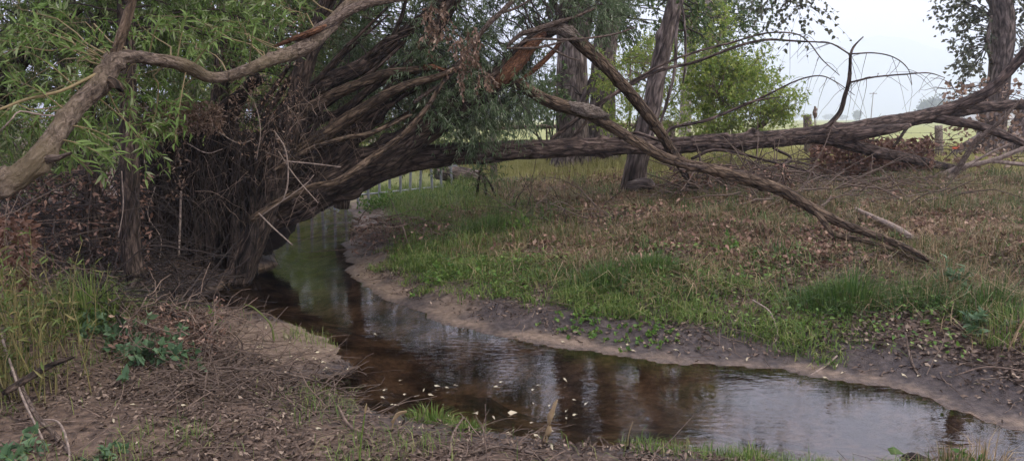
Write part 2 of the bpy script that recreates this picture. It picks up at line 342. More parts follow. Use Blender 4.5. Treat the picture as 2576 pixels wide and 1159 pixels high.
def terrain(X, Y):
    dF, dN = dseg(X, Y, farL), dseg(X, Y, nearL); ins = inside(X, Y)
    nz = n2(X, Y, .9, 5) - .5; nf = n2(X, Y, 4.5, 11) - .5
    s_ = np.where(ins, -np.minimum(dF, dN), np.minimum(dF, dN)); j_ = np.where(s_ < .5, .20*(n2(X, Y, 2.6, 23) - .5) + .10*(n2(X, Y, 8., 29) - .5), 0)*smooth(.5, .1, np.abs(s_))
    isF = dF < dN; s_ = s_ + j_; ins = s_ < 0; dF, dN = np.where(isF, np.abs(s_), np.maximum(dF, np.abs(s_) + 1e-4)), np.where(isF, np.maximum(dN, np.abs(s_) + 1e-4), np.abs(s_))
    up = smooth(9.5, 14, Y)*smooth(1., -2.5, X)            # low flats upstream
    hF = np.interp(dF, [0, .15, .34, .5, .9, 2, 3.2, 5, 9, 20], [0, .02, .05, .13, .22, .38, .53, .66, .75, .78])
    hF = hF*(1 - .45*up) + (nz*.22 + nf*.10)*smooth(.4, 1.8, dF) + nf*.045*smooth(0, .5, dF) + nz*.04*smooth(0, .3, dF)
    hN = np.interp(dN, [0, .12, .4, .9, 2, 6], [0, .035, .12, .2, .28, .42]) + (nz*.12 + nf*.05)*smooth(.05, .8, dN)
    bar = 1 - smooth(.75, 1.1, ell(X, Y, (735, 872), .52, .78, .35)); hN = hN*(1 - bar) + bar*np.minimum(hN, .05 + .02*nf)
    mound = np.exp(-ell(X, Y, (230, 930), .55, .6)**2)*.22; hN = hN + mound
    root = np.exp(-ell(X, Y, (420, 690), 1.4, 1.)**2)*.12; hN = hN + root
    land = np.where(dF < dN, hF, hN)
    dm = np.minimum(dF, dN); bed = -.02 - .16*smooth(0, .9, dm) + nz*.09*smooth(0, .4, dm) + nf*.03*smooth(0, .3, dm)
    deep = np.exp(-ell(X, Y, (1000, 920), .7, .4)**2)*.12; bed = bed - deep
    spit = np.exp(-ell(X, Y, (1185, 1000), .2, .16)**2)*.15; bed = np.minimum(bed + spit*(1 + 1.2*nf), -.006)
    far = smooth(25, 60, np.hypot(X, Y))
    return np.where(ins, bed, land)*(1 - far) + far*(.76), dF, dN, ins, bar
def axis(a, b, st, lo, hi):
    c = list(np.arange(a, b, st)); s = st; u = c[-1]
    while u < hi: s *= 1.22; u += s; c.append(u)
    s = st; d = c[0]; pre = []
    while d > lo: s *= 1.22; d -= s; pre.append(d)
    return np.array(pre[::-1] + c)
gx = axis(-9, 11, .055, -4800, 4800); gy = axis(2.6, 17, .055, -400, 4800)
GX, GY = np.meshgrid(gx, gy, indexing='ij')
GH, gF, gN, gI, gB = terrain(GX, GY)
def gi(A, x, y):
    i = np.clip(np.searchsorted(gx, x) - 1, 0, len(gx) - 2); j = np.clip(np.searchsorted(gy, y) - 1, 0, len(gy) - 2)
    u = (x - gx[i])/(gx[i+1] - gx[i]); v = (y - gy[j])/(gy[j+1] - gy[j])
    return A[i, j]*(1-u)*(1-v) + A[i+1, j]*u*(1-v) + A[i, j+1]*(1-u)*v + A[i+1, j+1]*u*v
def gh(x, y): return gi(GH, np.asarray(x, float), np.asarray(y, float))
def G(x, y):
    """where the ray of a pixel meets the ground"""
    x = np.atleast_1d(np.asarray(x, float)); y = np.atleast_1d(np.asarray(y, float))
    ds = np.concatenate([np.arange(3, 20, .04), np.arange(20, 60, .2)])
    Q = P(x[:, None], y[:, None], ds[None]); below = Q[..., 2] <= gh(Q[..., 0], Q[..., 1])
    k = np.where(below.any(1), below.argmax(1), len(ds) - 1); return Q[np.arange(len(x)), k]
def g1(x, y): return G(x, y)[0]
# masks that belong to the ground itself
nz = n2(GX, GY, 1.1, 31); nzf = n2(GX, GY, 5, 41)
farside = gF < gN
sand = np.where(gI, .45 + 0*gF, np.where(farside, 1 - smooth(.06, .30, gF*(.3 + 1.1*smooth(-.6, 1.0, GX)) + .5*(nz - .5) + .5*(nzf - .5)), 0)); sand = sand*np.where(farside & ~gI, .25 + .75*smooth(.02, .13, gF + .05*(nzf - .5)), 1); sand = np.maximum(sand, gB*(~gI))
mud = np.where(gI, 0, np.where(farside, smooth(1.2, .45, gF + .8*(nz - .5)), smooth(.8, .1, gN + .5*(nz - .5))))*(1 - .0*sand)
field = smooth(16, 20, GY + 0*GX)*farside*smooth(-9, -5.5, GX + .25*np.maximum(GY - 20, 0)*0)
i0 = np.arange(len(gx) - 1)[:, None]*len(gy) + np.arange(len(gy) - 1)[None]
Fq = np.stack([i0, i0 + len(gy), i0 + len(gy) + 1, i0 + 1], -1).reshape(-1, 4)
m, t, o = newmat('ground'); L = t.links.new
tc = N(t, 'ShaderNodeTexCoord')
def noise(sc_, det=6, dist=0.):
    n = N(t, 'ShaderNodeTexNoise'); n.inputs['Scale'].default_value = sc_; n.inputs['Detail'].default_value = det; n.inputs['Distortion'].default_value = dist; L(tc.outputs['Object'], n.inputs[0]); return n.outputs[0]
def attr(a): n = N(t, 'ShaderNodeAttribute', attribute_name=a); return n.outputs['Fac']
def mixc(f, a, b):
    x = N(t, 'ShaderNodeMix', data_type='RGBA'); L(f, x.inputs[0]); L(a, x.inputs[6]); L(b, x.inputs[7]); return x.outputs[2]
nA, nB, nC = noise(3.), noise(22.), noise(90., 4)
litc = ramp(t, [(.32, (.045, .032, .024)), (.68, (.17, .12, .085)), (.5, (.10, .07, .05))], nB).outputs[0]
mudc = ramp(t, [(.3, (.026, .021, .020)), (.7, (.085, .068, .060)), (.5, (.05, .040, .036))], nB).outputs[0]
sandc = ramp(t, [(.3, (.11, .082, .058)), (.7, (.235, .178, .128)), (.5, (.17, .127, .09))], nB).outputs[0]
fieldc = ramp(t, [(.3, (.20, .235, .07)), (.7, (.29, .30, .11))], nA).outputs[0]
bedc = ramp(t, [(.38, (.052, .037, .024)), (.62, (.30, .22, .145)), (.5, (.155, .11, .07))], nA).outputs[0]
bedf = ramp(t, [(.3, (.6, .6, .6)), (.7, (1.3, 1.25, 1.2))], nB); bm = N(t, 'ShaderNodeMix', data_type='RGBA', blend_type='MULTIPLY'); bm.inputs[0].default_value = 1; L(bedc, bm.inputs[6]); L(bedf.outputs[0], bm.inputs[7])
c = mixc(attr('mud'), litc, mudc); c = mixc(attr('sand'), c, sandc); c = mixc(attr('field'), c, fieldc); c = mixc(attr('bed'), c, bm.outputs[2])
s = N(t, 'ShaderNodeBsdfPrincipled'); L(c, s.inputs['Base Color']); s.inputs['Specular IOR Level'].default_value = .4
rr = N(t, 'ShaderNodeMapRange'); L(attr('mud'), rr.inputs[0]); rr.inputs[3].default_value = .95; rr.inputs[4].default_value = .62; L(rr.outputs[0], s.inputs['Roughness'])
ma = N(t, 'ShaderNodeMath', operation='MULTIPLY_ADD'); L(nB, ma.inputs[0]); ma.inputs[1].default_value = 1.; L(nC, ma.inputs[2])
b = N(t, 'ShaderNodeBump'); b.inputs['Strength'].default_value = .55; b.inputs['Distance'].default_value = .02; L(ma.outputs[0], b.inputs['Height']); L(b.outputs[0], s.inputs['Normal'])
L(s.outputs[0], o.inputs[0]); M['ground'] = m
gm = mesh('ground', np.stack([GX, GY, GH], -1).reshape(-1, 3), [Fq], m, True,
          {'sand': sand.ravel(), 'mud': mud.ravel(), 'field': field.ravel(), 'bed': (gI & (GH < .004)).astype(float).ravel()})
tag(obj('ground', gm), 'brown leaf-strewn creek banks running back to a pale hayfield', kind='structure')
# water
m, t, o = newmat('creek_water'); L = t.links.new
tc = N(t, 'ShaderNodeTexCoord')
mp = N(t, 'ShaderNodeMapping'); mp.inputs['Rotation'].default_value = (0, 0, .5); mp.inputs['Scale'].default_value = (1, 2.6, 1); L(tc.outputs['Object'], mp.inputs[0])
w1 = N(t, 'ShaderNodeTexNoise'); w1.inputs['Scale'].default_value = 7; w1.inputs['Detail'].default_value = 3; w1.inputs['Distortion'].default_value = .5; L(mp.outputs[0], w1.inputs[0])
w2 = N(t, 'ShaderNodeTexNoise'); w2.inputs['Scale'].default_value = 1.2; w2.inputs['Detail'].default_value = 2; L(tc.outputs['Object'], w2.inputs[0])
am = N(t, 'ShaderNodeMath', operation='MULTIPLY'); r_ = ramp(t, [(.35, (.12,)*3), (.65, (1,)*3)], w2.outputs[0]); L(w1.outputs[0], am.inputs[0]); L(r_.outputs[0], am.inputs[1])
bp = N(t, 'ShaderNodeBump'); bp.inputs['Strength'].default_value = .06; bp.inputs['Distance'].default_value = .05; L(am.outputs[0], bp.inputs['Height'])
fr = N(t, 'ShaderNodeFresnel'); fr.inputs['IOR'].default_value = 2.1; L(bp.outputs[0], fr.inputs['Normal'])
gl = N(t, 'ShaderNodeBsdfGlossy'); gl.inputs['Roughness'].default_value = .03; L(bp.outputs[0], gl.inputs['Normal'])
tp = N(t, 'ShaderNodeBsdfTransparent'); tp.inputs[0].default_value = (.84, .74, .60, 1)
mx = N(t, 'ShaderNodeMixShader'); L(fr.outputs[0], mx.inputs[0]); L(tp.outputs[0], mx.inputs[1]); L(gl.outputs[0], mx.inputs[2]); L(mx.outputs[0], o.inputs[0]); M['water'] = m
pad = .5
wx, wy = np.arange(-12, 13, .5), np.arange(2., 27, .5); WX, WY = np.meshgrid(wx, wy, indexing='ij')
cidx = (np.arange(len(wx) - 1)[:, None]*len(wy) + np.arange(len(wy) - 1)[None]); cx, cy = WX[:-1, :-1] + .25, WY[:-1, :-1] + .25
keep = inside(cx, cy) | (np.minimum(dseg(cx, cy, farL), dseg(cx, cy, nearL)) < .45)
q0 = cidx[keep]; wq = np.stack([q0, q0 + len(wy), q0 + len(wy) + 1, q0 + 1], -1)
tag(obj('water', mesh('water', np.stack([WX, WY, 0*WX], -1).reshape(-1, 3), [wq], m)), 'shallow brown creek water reflecting trees and pale sky', kind='structure')
# hills in the smoke
hx = np.linspace(-3200, 4600, 120); hy = np.linspace(2300, 4400, 40); HX, HY = np.meshgrid(hx, hy, indexing='ij')
prof = np.interp(HX, [-3200, -1500, 0, 900, 1140, 1340, 1480, 1640, 1800, 2100, 2700, 4600], [220, 290, 240, 200, 275, 322, 330, 300, 230, 170, 230, 150])
HZ = prof*np.sin(np.clip((HY - 2300)/2100, 0, 1)*math.pi)**.8*(1 + .25*(n2(HX, HY, .004, 3) - .5)) - 3
i0 = np.arange(119)[:, None]*40 + np.arange(39)[None]
tag(obj('hills', mesh('hills', np.stack([HX, HY, HZ], -1).reshape(-1, 3), [np.stack([i0, i0 + 40, i0 + 41, i0 + 1], -1).reshape(-1, 4)], M['hill'], True)),
    'faint blue mountain ridge fading into the smoke', kind='structure')
# ------------------------------------------------------------------ the trees
def stem(par, name, rows, mat, S=20, **kw):
    mb = MB(); C = trunk(mb, rows.a if isinstance(rows, WR) else px(rows), S, **kw); global LASTO; LASTO = mb.build(name, mat, par, True); return C
class WR:
    """rows (x, y, z, r) already in metres"""
    def __init__(s, a): s.a = np.asarray(a, float)
# ---- the fallen tree across the creek
fb = P(640, 560, 9.3)
T = thing('fallen_tree', 'long dark fallen willow trunk lying across the creek onto the right bank', 'fallen tree', fb)
stem(T, 'trunk', [(560, 590, 9.3, 36), (660, 545, 9.35, 46), (780, 488, 9.45, 50), (900, 437, 9.6, 46), (1000, 407, 9.8, 35), (1100, 391, 10, 28), (1250, 382, 10.4, 24.5), (1430, 372, 10.9, 22.5), (1600, 366, 11.4, 21),
     (1760, 361, 11.8, 20), (1900, 353, 12.2, 20.5), (2030, 341, 12.6, 21), (2150, 324, 12.8, 19), (2260, 305, 13, 18), (2370, 285, 13.2, 16.5), (2480, 270, 13.4, 13), (2600, 262, 13.6, 11), (2780, 252, 13.9, 6)],
     M['bark_fallen'], S=56, step=.025, amp=.15, knots=26, ridge=5, gnarl=.25)
stem(T, 'limb', [(2000, 346, 12.6, 10), (2080, 350, 12.7, 15), (2135, 363, 12.8, 15), (2205, 382, 12.9, 14), (2281, 397, 13.1, 12), (2357, 415, 13.7, 10), (2420, 424, 14, 6)], M['bark_fallen'], S=24, amp=.13, knots=4, ridge=4)
stem(T, 'limb', [(2310, 296, 13.1, 12), (2380, 276, 13.1, 14), (2430, 258, 13, 14), (2480, 234, 12.9, 13), (2520, 198, 12.8, 12.5), (2576, 135, 12.7, 12), (2660, 30, 12.5, 8)], M['bark_fallen'], S=20, amp=.13, knots=4)
stem(T, 'limb', [(2340, 296, 13.15, 10), (2390, 304, 13.0, 11), (2458, 316, 12.9, 11), (2508, 334, 12.8, 10), (2576, 361, 12.7, 9), (2680, 400, 12.5, 5)], M['bark_fallen'], S=16)
stem(T, 'limb', [(2110, 346, 12.75, 14), (2180, 334, 12.6, 15), (2240, 325, 12.6, 12), (2290, 316, 12.7, 5)], M['bark_fallen'], S=16)
stem(T, 'branch', [(2070, 326, 12.6, 6), (2085, 313, 12.55, 6), (2114, 283, 12.5, 6), (2128, 235, 12.4, 5.2), (2137, 192, 12.35, 4.5), (2140, 136, 12.3, 3.4), (2150, 115, 12.3, 2.5), (2172, 93, 12.2, 1.4)], M['bark_fallen'], S=10, amp=.25, gnarl=.5)
twr = [
 [(2136, 208, 12.35, 2.6), (2170, 200, 12.3, 2.5), (2205, 194, 12.3, 2.2), (2281, 187, 12.2, 1.8), (2336, 184, 12.2, 1.4), (2377, 196, 12.2, .8)],
 [(2139, 136, 12.3, 2.), (2200, 134, 12.2, 1.7), (2251, 146, 12.2, 1.4), (2285, 175, 12.2, 1.1), (2294, 214, 12.2, .7)],
 [(2139, 138, 12.3, 2.2), (2100, 114, 12.2, 1.8), (2074, 108, 12.1, 1.8), (2003, 104, 12, 2.2), (1928, 101, 11.9, 2.8), (1852, 118, 11.7, 3.2), (1750, 156, 11.5, 3.6), (1655, 178, 11.3, 4.4), (1574, 219, 11.1, 5), (1473, 285, 11, 5.5), (1387, 352, 10.9, 6)],
 [(2112, 190, 12.2, .9), (2068, 150, 12.1, 1.3), (2030, 102, 12, 1.5), (1993, 84, 11.9, 1.7), (1928, 84, 11.8, 2), (1852, 104, 11.7, 2.4), (1705, 146, 11.3, 2.8), (1590, 205, 11.1, 3.2), (1510, 265, 11, 4), (1440, 352, 11, 5)],
 [(1675, 345, 11.5, 5), (1690, 322, 11.5, 4.4), (1776, 303, 11.5, 4), (1852, 273, 11.6, 3.4), (1913, 247, 11.7, 2.8), (2003, 204, 11.8, 2), (2060, 191, 11.9, 1.6), (2100, 205, 11.9, 1.2), (2150, 240, 12, .7)],
 [(1870, 262, 11.6, 2.4), (1920, 250, 11.6, 1.9), (1970, 244, 11.7, 1.2)],
 [(1560, 345, 11.2, 5), (1600, 335, 11, 4), (1660, 352, 10.9, 4), (1720, 350, 10.8, 3)],
 [(1740, 400, 11.6, 4), (1790, 378, 11.4, 4.5), (1850, 384, 11.3, 4), (1920, 402, 11.2, 3.4), (2010, 424, 11, 2.6), (2100, 455, 10.9, 1.8)],
 [(2290, 312, 12.9, 4), (2262, 350, 12.9, 3.5), (2246, 370, 12.9, 3)],
 [(1945, 372, 12.3, 4), (1990, 402, 12., 3), (1900, 432, 11.4, 3), (1800, 450, 11.0, 2.5)]]
for r in twr: stem(T, 'branch', r, M['bark_fallen'], S=8, step=.04, amp=.2, gnarl=.5)
mb = MB()          # hanging fine twigs of the dead branches
src = np.vstack([cr(px(r)[:, :3], 6) for r in twr[:6]])
src = src[rng.integers(0, len(src), 90)]; src = src[src[:, 0] > P(1850, 0, 12)[0]]
D = rng.normal(size=(len(src), 3))*np.array([.8, .5, .4]); D[:, 2] -= .35
C = spray_curves(src, D, rng.uniform(.15, .55, len(src)), rng.uniform(-.1, 1.3, len(src)), 6); C[:, 1:] += np.cumsum(np.cumsum(rng.normal(0, .016, C[:, 1:].shape), 1), 1)
tubes(mb, C, np.broadcast_to(np.linspace(.0045, .0018, 6), C.shape[:2]), 4); mb.build('twigs', M['bark_fallen'], T, kind='stuff')
# ---- the snapped willow (torn top, two hanging broken branches)
T = thing('snapped_willow', 'leaning willow snapped at the top with torn orange wood', 'tree', P(760, 500, 9.3))
Csnap = stem(T, 'trunk', [(700, 530, 9.3, 30), (800, 474, 9.3, 36), (900, 425, 9.35, 38), (1000, 374, 9.4, 37), (1090, 310, 9.45, 36), (1180, 250, 9.5, 33), (1250, 200, 9.5, 29), (1300, 145, 9.55, 21), (1345, 98, 9.6, 16), (1400, 72, 9.65, 13)],
     M['bark_willow'], S=40, step=.03, amp=.10, knots=14, ridge=4, jag=1.)
stem(LASTO, 'torn_wood', [(1238, 222, 9.36, 5), (1268, 196, 9.34, 17), (1295, 165, 9.38, 19), (1325, 130, 9.42, 16), (1350, 103, 9.46, 11), (1372, 84, 9.5, 5)], M['torn_wood'], S=24, step=.015, amp=.3, ridge=6)
stem(T, 'torn_wood', [(1375, 80, 9.6, 8), (1398, 70, 9.55, 13), (1425, 78, 9.55, 15), (1448, 92, 9.6, 12), (1460, 100, 9.6, 5)], M['torn_grey'], S=24, step=.012, amp=.5, ridge=7, jag=2)
stem(T, 'broken_branch', [(1400, 68, 9.65, 12), (1440, 92, 9.7, 15), (1473, 121, 9.8, 16), (1513, 157, 9.9, 15), (1574, 222, 10.1, 14), (1624, 283, 10.35, 14), (1665, 338, 10.6, 13), (1705, 404, 10.9, 11), (1740, 456, 11.2, 12), (1765, 500, 11.4, 8)],
     M['bark_mossy'], S=28, step=.03, amp=.14, knots=6, ridge=4)
stem(T, 'broken_branch', [(1255, 200, 9.5, 10), (1285, 206, 9.45, 13), (1325, 223, 9.4, 15), (1363, 247, 9.4, 15), (1417, 268, 9.35, 17), (1470, 282, 9.35, 17), (1520, 309, 9.3, 14), (1604, 358, 9.2, 13), (1675, 398, 9.05, 13), (1776, 424, 8.9, 13),
     (1852, 444, 8.75, 15), (1953, 474, 8.5, 14), (2003, 500, 8.35, 14), (2054, 530, 8.2, 13), (2114, 560, 8.05, 11), (2175, 582, 7.7, 10), (2240, 607, 7.35, 9), (2300, 634, 6.95, 8), (2335, 655, 6.75, 5)],
     M['bark_mossy'], S=28, step=.03, amp=.14, knots=10, ridge=4)
BB = LASTO
stem(BB, 'torn_wood', [(1425, 262, 9.33, 6), (1460, 273, 9.27, 14), (1500, 284, 9.24, 13), (1525, 292, 9.25, 5)], M['torn_grey'], S=20, step=.012, amp=.5, ridge=7, jag=2)
stem(BB, 'branch', [(2050, 528, 8.2, 8), (2070, 555, 8.1, 8), (2100, 590, 7.95, 7), (2160, 602, 7.65, 7), (2230, 622, 7.3, 6), (2330, 660, 6.75, 4)], M['bark_mossy'], S=12, gnarl=.3)
stem(BB, 'branch', [(1690, 404, 9.0, 7), (1720, 412, 8.95, 7), (1790, 424, 8.85, 5), (1880, 434, 8.75, 3)], M['deadwood'], S=10, gnarl=.3)
stem(T, 'branch', [(1412, 100, 9.6, 4), (1390, 132, 9.58, 6.5), (1336, 183, 9.5, 6), (1300, 210, 9.45, 5)], M['torn_wood'], S=10)
for r in ([(1275, 118, 9.4, 4), (1310, 88, 9.4, 6), (1336, 80, 9.4, 7), (1400, 58, 9.45, 7), (1440, 45, 9.5, 4), (1500, 20, 9.6, 3)], [(1290, 120, 9.3, 2.5), (1340, 100, 9.3, 3), (1440, 100, 9.3, 3), (1540, 88, 9.3, 2.5), (1600, 68, 9.3, 1.5)],
          [(1275, 122, 9.3, 3), (1340, 122, 9.3, 3.5), (1380, 115, 9.3, 3), (1450, 95, 9.3, 2.5)], [(1370, 112, 9.3, 3), (1430, 145, 9.35, 2.5), (1460, 152, 9.35, 1.5)]):
    stem(T, 'branch', r, M['deadwood'], S=8, gnarl=.4)
boxes = np.vstack([boxc(50, (1130, 1340), (60, 320), (9.2, 10.3)), boxc(40, (1180, 1580), (-140, 90), (9.6, 11.5)), boxc(20, (1100, 1280), (220, 320), (8.9, 9.8)), boxc(3, (1180, 1220), (330, 390), (9.6, 10.)), boxc(14, (1000, 1130), (60, 240), (9.0, 9.8)),
    boxc(14, (1470, 1620), (-40, 120), (10.6, 12.)), boxc(5, (1270, 1380), (230, 330), (10.5, 12))])
crown(T, Csnap[int(len(Csnap)*.35):], boxes, .28, 13, .3, 14, .075, .014, M['leaf_blue'], M['twig_dark'], hang=.5, droop=.5)
# ---- leaning willow stems
def willow(label, rows, boxes, mat='bark_willow', leaf='leaf_blue', S=26, amp=.10, spr=12, nl=14, ll=.075, lw=.014, rad=.3, extra=(), kn=5, frac=.35):
    b = px(rows)[0]; T = thing('leaning_willow', label, 'tree', b[:3], 'leaning willow stems on the left bank')
    C = stem(T, 'trunk', rows, M[mat], S=S, step=.03, amp=amp, knots=kn, ridge=4, gnarl=.2)
    sk = [C[int(len(C)*frac):]]
    for e in extra: sk.append(stem(T, 'branch', e, M[mat], S=14, gnarl=.3))
    if boxes is not None: crown(T, np.vstack(sk), boxes, rad, spr, .32, nl, ll, lw, M[leaf], M['twig_dark'], hang=.45, droop=.5)
    return T
willow('thick leaning willow stem rising from the water edge in front of the root tangle',
    [(575, 745, 8.55, 40), (600, 690, 8.6, 36), (630, 610, 8.7, 34), (668, 520, 8.8, 31), (706, 410, 8.9, 27), (735, 300, 9, 25), (758, 200, 9.1, 24), (785, 110, 9.2, 22), (815, 30, 9.3, 20), (850, -80, 9.4, 17), (900, -260, 9.5, 12), (960, -480, 9.7, 7)],
    np.vstack([boxc(60, (560, 1150), (-520, -60), (8, 11))]), ll=.1, lw=.022, nl=12)
willow('dark willow stem slanting up to the right behind the front stem',
    [(640, 460, 9.2, 20), (700, 330, 9.3, 22), (787, 232, 9.4, 21), (850, 195, 9.5, 20), (908, 167, 9.5, 19), (970, 125, 9.6, 17), (1019, 81, 9.7, 15), (1090, 25, 9.8, 13), (1160, -60, 10, 10), (1250, -220, 10.3, 6)],
    np.vstack([boxc(26, (860, 1110), (0, 240), (9.6, 10.8)), boxc(50, (950, 1500), (-520, -60), (9, 12))]), ll=.09, lw=.018,
    extra=([(900, 170, 9.5, 8), (960, 110, 9.4, 7), (1000, 90, 9.4, 6), (1060, 60, 9.3, 4)], [(970, 130, 9.6, 6), (1010, 40, 9.6, 5), (1030, -40, 9.6, 4)]))
willow('dark willow stem forking up beside the grey-green foliage',
    [(760, 480, 9.25, 24), (840, 395, 9.3, 24), (908, 323, 9.35, 23), (969, 252, 9.4, 22), (1019, 187, 9.4, 20), (1064, 116, 9.5, 18), (1120, 40, 9.6, 15), (1165, -40, 9.7, 12), (1220, -180, 9.9, 7)],
    np.vstack([boxc(30, (1040, 1230), (-60, 200), (9, 10.4)), boxc(30, (850, 1250), (150, 330), (9.7, 11.5))]), spr=13,
    extra=([(700, 380, 9.2, 14), (780, 300, 9.3, 13), (850, 290, 9.3, 12), (900, 250, 9.3, 10), (1000, 160, 9.4, 6)],))
for k, lab in enumerate(('lowest', 'second lowest', 'third', 'fourth', 'fifth', 'sixth', 'seventh', 'eighth', 'ninth', 'tenth', 'topmost')):
    u = k/10; d0 = rng.uniform(9., 9.7); x0, y0 = 700 - 60*u + rng.normal()*10, 440 - 150*u; x1, y1 = 1180 - 330*u + rng.normal()*30, 200 - 260*u + rng.normal()*20
    T = thing('leaning_willow', lab + ' of the thin dark stems fanning up from the root tangle', 'tree', P(x0, y0, d0), 'thin fanning willow stems'); r0 = rng.uniform(6, 11)
    C = stem(T, 'stem', [(x0, y0, d0, r0), (x0*.66 + x1*.34, y0*.66 + y1*.34 + rng.uniform(-5, 25), d0, r0*.85), (x0*.33 + x1*.67, y0*.33 + y1*.67 + rng.uniform(-15, 20), d0 + .1, r0*.65), (x1, y1, d0 + .2, r0*.35)], M['bark_willow'], S=12, amp=.14, gnarl=.6)
    mb = MB(); s0 = C[rng.integers(len(C)//4, len(C), 16)]; c_ = spray_curves(s0, rng.normal(size=(16, 3)) + np.array([.5, 0, -.2]), rng.uniform(.15, .5, 16), rng.uniform(.2, 1., 16), 6); c_[:, 1:] += np.cumsum(rng.normal(0, .012, c_[:, 1:].shape), 1); tubes(mb, c_, np.broadcast_to(np.linspace(.004, .0015, 6), c_.shape[:2]), 4); mb.build('twigs', M['twig_brown'], T, kind='stuff')
def pole(label, rows, mat, jag=1., S=14, extra=()):
    T = thing('dead_branch', label, 'branch', px(rows)[0][:3]); stem(T, 'stem', rows, M[mat], S=S, step=.03, amp=.14, knots=7, jag=jag, gnarl=.4)
    for e in extra: stem(T, 'side_branch', e, M[mat], S=8, gnarl=.3)
    return T
pole('brown branch with a splintered reddish end among the willow stems', [(700, 340, 9.1, 15), (762, 283, 9.1, 15), (820, 247, 9.1, 14), (888, 217, 9.1, 13), (968, 187, 9.1, 12), (1029, 177, 9.1, 10), (1072, 172, 9.1, 9)], 'bark_mossy')
pole('short splintered stub of reddish wood at the branch end', [(1066, 172, 9.08, 8), (1090, 172, 9.06, 7), (1112, 176, 9.05, 4)], 'torn_wood', 3)
pole('mossy brown branch sloping up between the dark willow stems', [(720, 410, 8.95, 15), (777, 363, 8.95, 16), (868, 303, 8.95, 15), (938, 257, 8.95, 13), (1014, 217, 8.95, 11), (1110, 190, 8.95, 8), (1170, 165, 9, 5)], 'bark_mossy')
pole('long thin arched branch curving up in front of the fallen trunk', [(630, 552, 8.2, 8), (680, 520, 8.25, 8), (716, 500, 8.3, 8), (787, 469, 8.35, 8), (847, 457, 8.4, 8.5), (913, 414, 8.5, 8.5), (968, 373, 8.6, 8), (1019, 333, 8.7, 7), (1069, 278, 8.8, 6), (1115, 205, 8.9, 5)], 'bark_mossy', S=12)
pole('thin tan branch leaning out of the root tangle above the arched one', [(690, 430, 8.5, 6), (746, 394, 8.55, 6), (797, 368, 8.6, 6), (868, 348, 8.65, 6), (938, 333, 8.7, 5.5), (1034, 288, 8.8, 4)], 'bark_mossy', S=10)
pole('grey dead branch crossing behind the upper foliage', [(1040, 260, 9.0, 5), (1130, 190, 9., 5), (1215, 78, 9., 6), (1262, 30, 9., 6), (1310, -20, 9., 6)], 'deadwood', S=10, extra=([(1200, 95, 9., 3), (1240, 45, 9, 3), (1300, 20, 9, 3), (1350, -10, 9, 2)],))
# ---- the pale foreground limb with its willow leaves
T = thing('bare_limb_willow', 'near willow with a smooth bare crooked grey limb at upper left', 'tree', (-3.35, 3.95, .2))
Clm = stem(T, 'limb', [(-480, 1000, 3.95, 36.0), (-420, 860, 3.95, 34.2), (-300, 690, 4, 32.4), (-150, 560, 4.1, 30.6), (0, 469, 4.2, 29.7), (50, 444, 4.25, 28.8), (96, 404, 4.3, 27.9), (141, 343, 4.4, 24.3), (192, 273, 4.55, 22.5), (237, 227, 4.65, 22.5), (270, 190, 4.75, 22.5),
     (285, 160, 4.8, 22.5), (313, 143, 4.85, 17.1), (363, 146, 4.95, 14.4), (434, 157, 5.1, 15.3), (484, 175, 5.2, 16.2), (525, 195, 5.3, 13.5), (570, 193, 5.4, 12.6), (626, 174, 5.5, 13.5), (682, 151, 5.65, 15.3), (735, 132, 5.8, 16.2), (777, 111, 5.9, 17.1), (827, 66, 6.1, 16.2), (888, 0, 6.3, 13.5), (960, -90, 6.6, 9.9), (1040, -230, 6.9, 6.3)],
     M['bark_grey'], S=44, step=.012, amp=.13, knots=44, ridge=3.5, gnarl=.22)
stem(T, 'limb', [(284, 158, 4.8, 14), (292, 128, 4.82, 12), (305, 92, 4.84, 12), (318, 50, 4.86, 12), (333, 0, 4.9, 11), (348, -70, 4.95, 10), (375, -220, 5, 7)], M['bark_mossy'], S=18, step=.02, amp=.12)
stem(T, 'limb', [(745, 112, 5.85, 5), (775, 94, 5.9, 10), (810, 68, 6, 11), (847, 47, 6.1, 11), (890, 22, 6.2, 11), (935, 8, 6.3, 10), (1009, -4, 6.5, 8), (1120, -20, 6.8, 5)], M['deadwood'], S=16, step=.02, amp=.2)
stem(T, 'torn_wood', [(690, 118, 5.88, 3), (740, 98, 5.84, 6), (790, 80, 5.86, 7), (820, 64, 5.95, 3)], M['torn_wood'], S=12, step=.02, amp=.3)
LIMB = [c for c in T.children if c.name.startswith('limb')][0]
stem(LIMB, 'stub', [(278, 205, 4.72, 12), (296, 215, 4.66, 10), (302, 226, 4.62, 7)], M['bark_mossy'], S=14, step=.01, amp=.4, jag=2)
stem(LIMB, 'stub', [(120, 400, 4.3, 12), (150, 396, 4.3, 7), (180, 384, 4.3, 3)], M['deadwood'], S=10, step=.01, amp=.2, jag=1)
stem(T, 'branch', [(255, 180, 4.7, 4), (200, 208, 4.6, 4), (150, 230, 4.5, 4), (60, 252, 4.4, 3.5), (0, 275, 4.3, 3.2), (-90, 300, 4.2, 2)], M['twig_olive'], S=8, step=.03)
stem(T, 'branch', [(170, 292, 4.5, 2.5), (110, 290, 4.4, 2.2), (50, 280, 4.35, 2), (30, 300, 4.3, 2), (0, 330, 4.3, 2)], M['twig_pale'], S=8, step=.03)
skel = np.vstack([Clm[len(Clm)//4:]])
crown(T, skel, np.vstack([boxc(18, (-60, 290), (20, 330), (4.8, 6.2)), boxc(9, (330, 760), (-20, 130), (5.4, 6.8)), boxc(4, (200, 400), (330, 400), (4.7, 5.4))]), .2, 6, .3, 13, .075, .015, M['leaf_willow'], M['twig_olive'], 'willow_fine', br=.006, droop=.3, hang=.2)
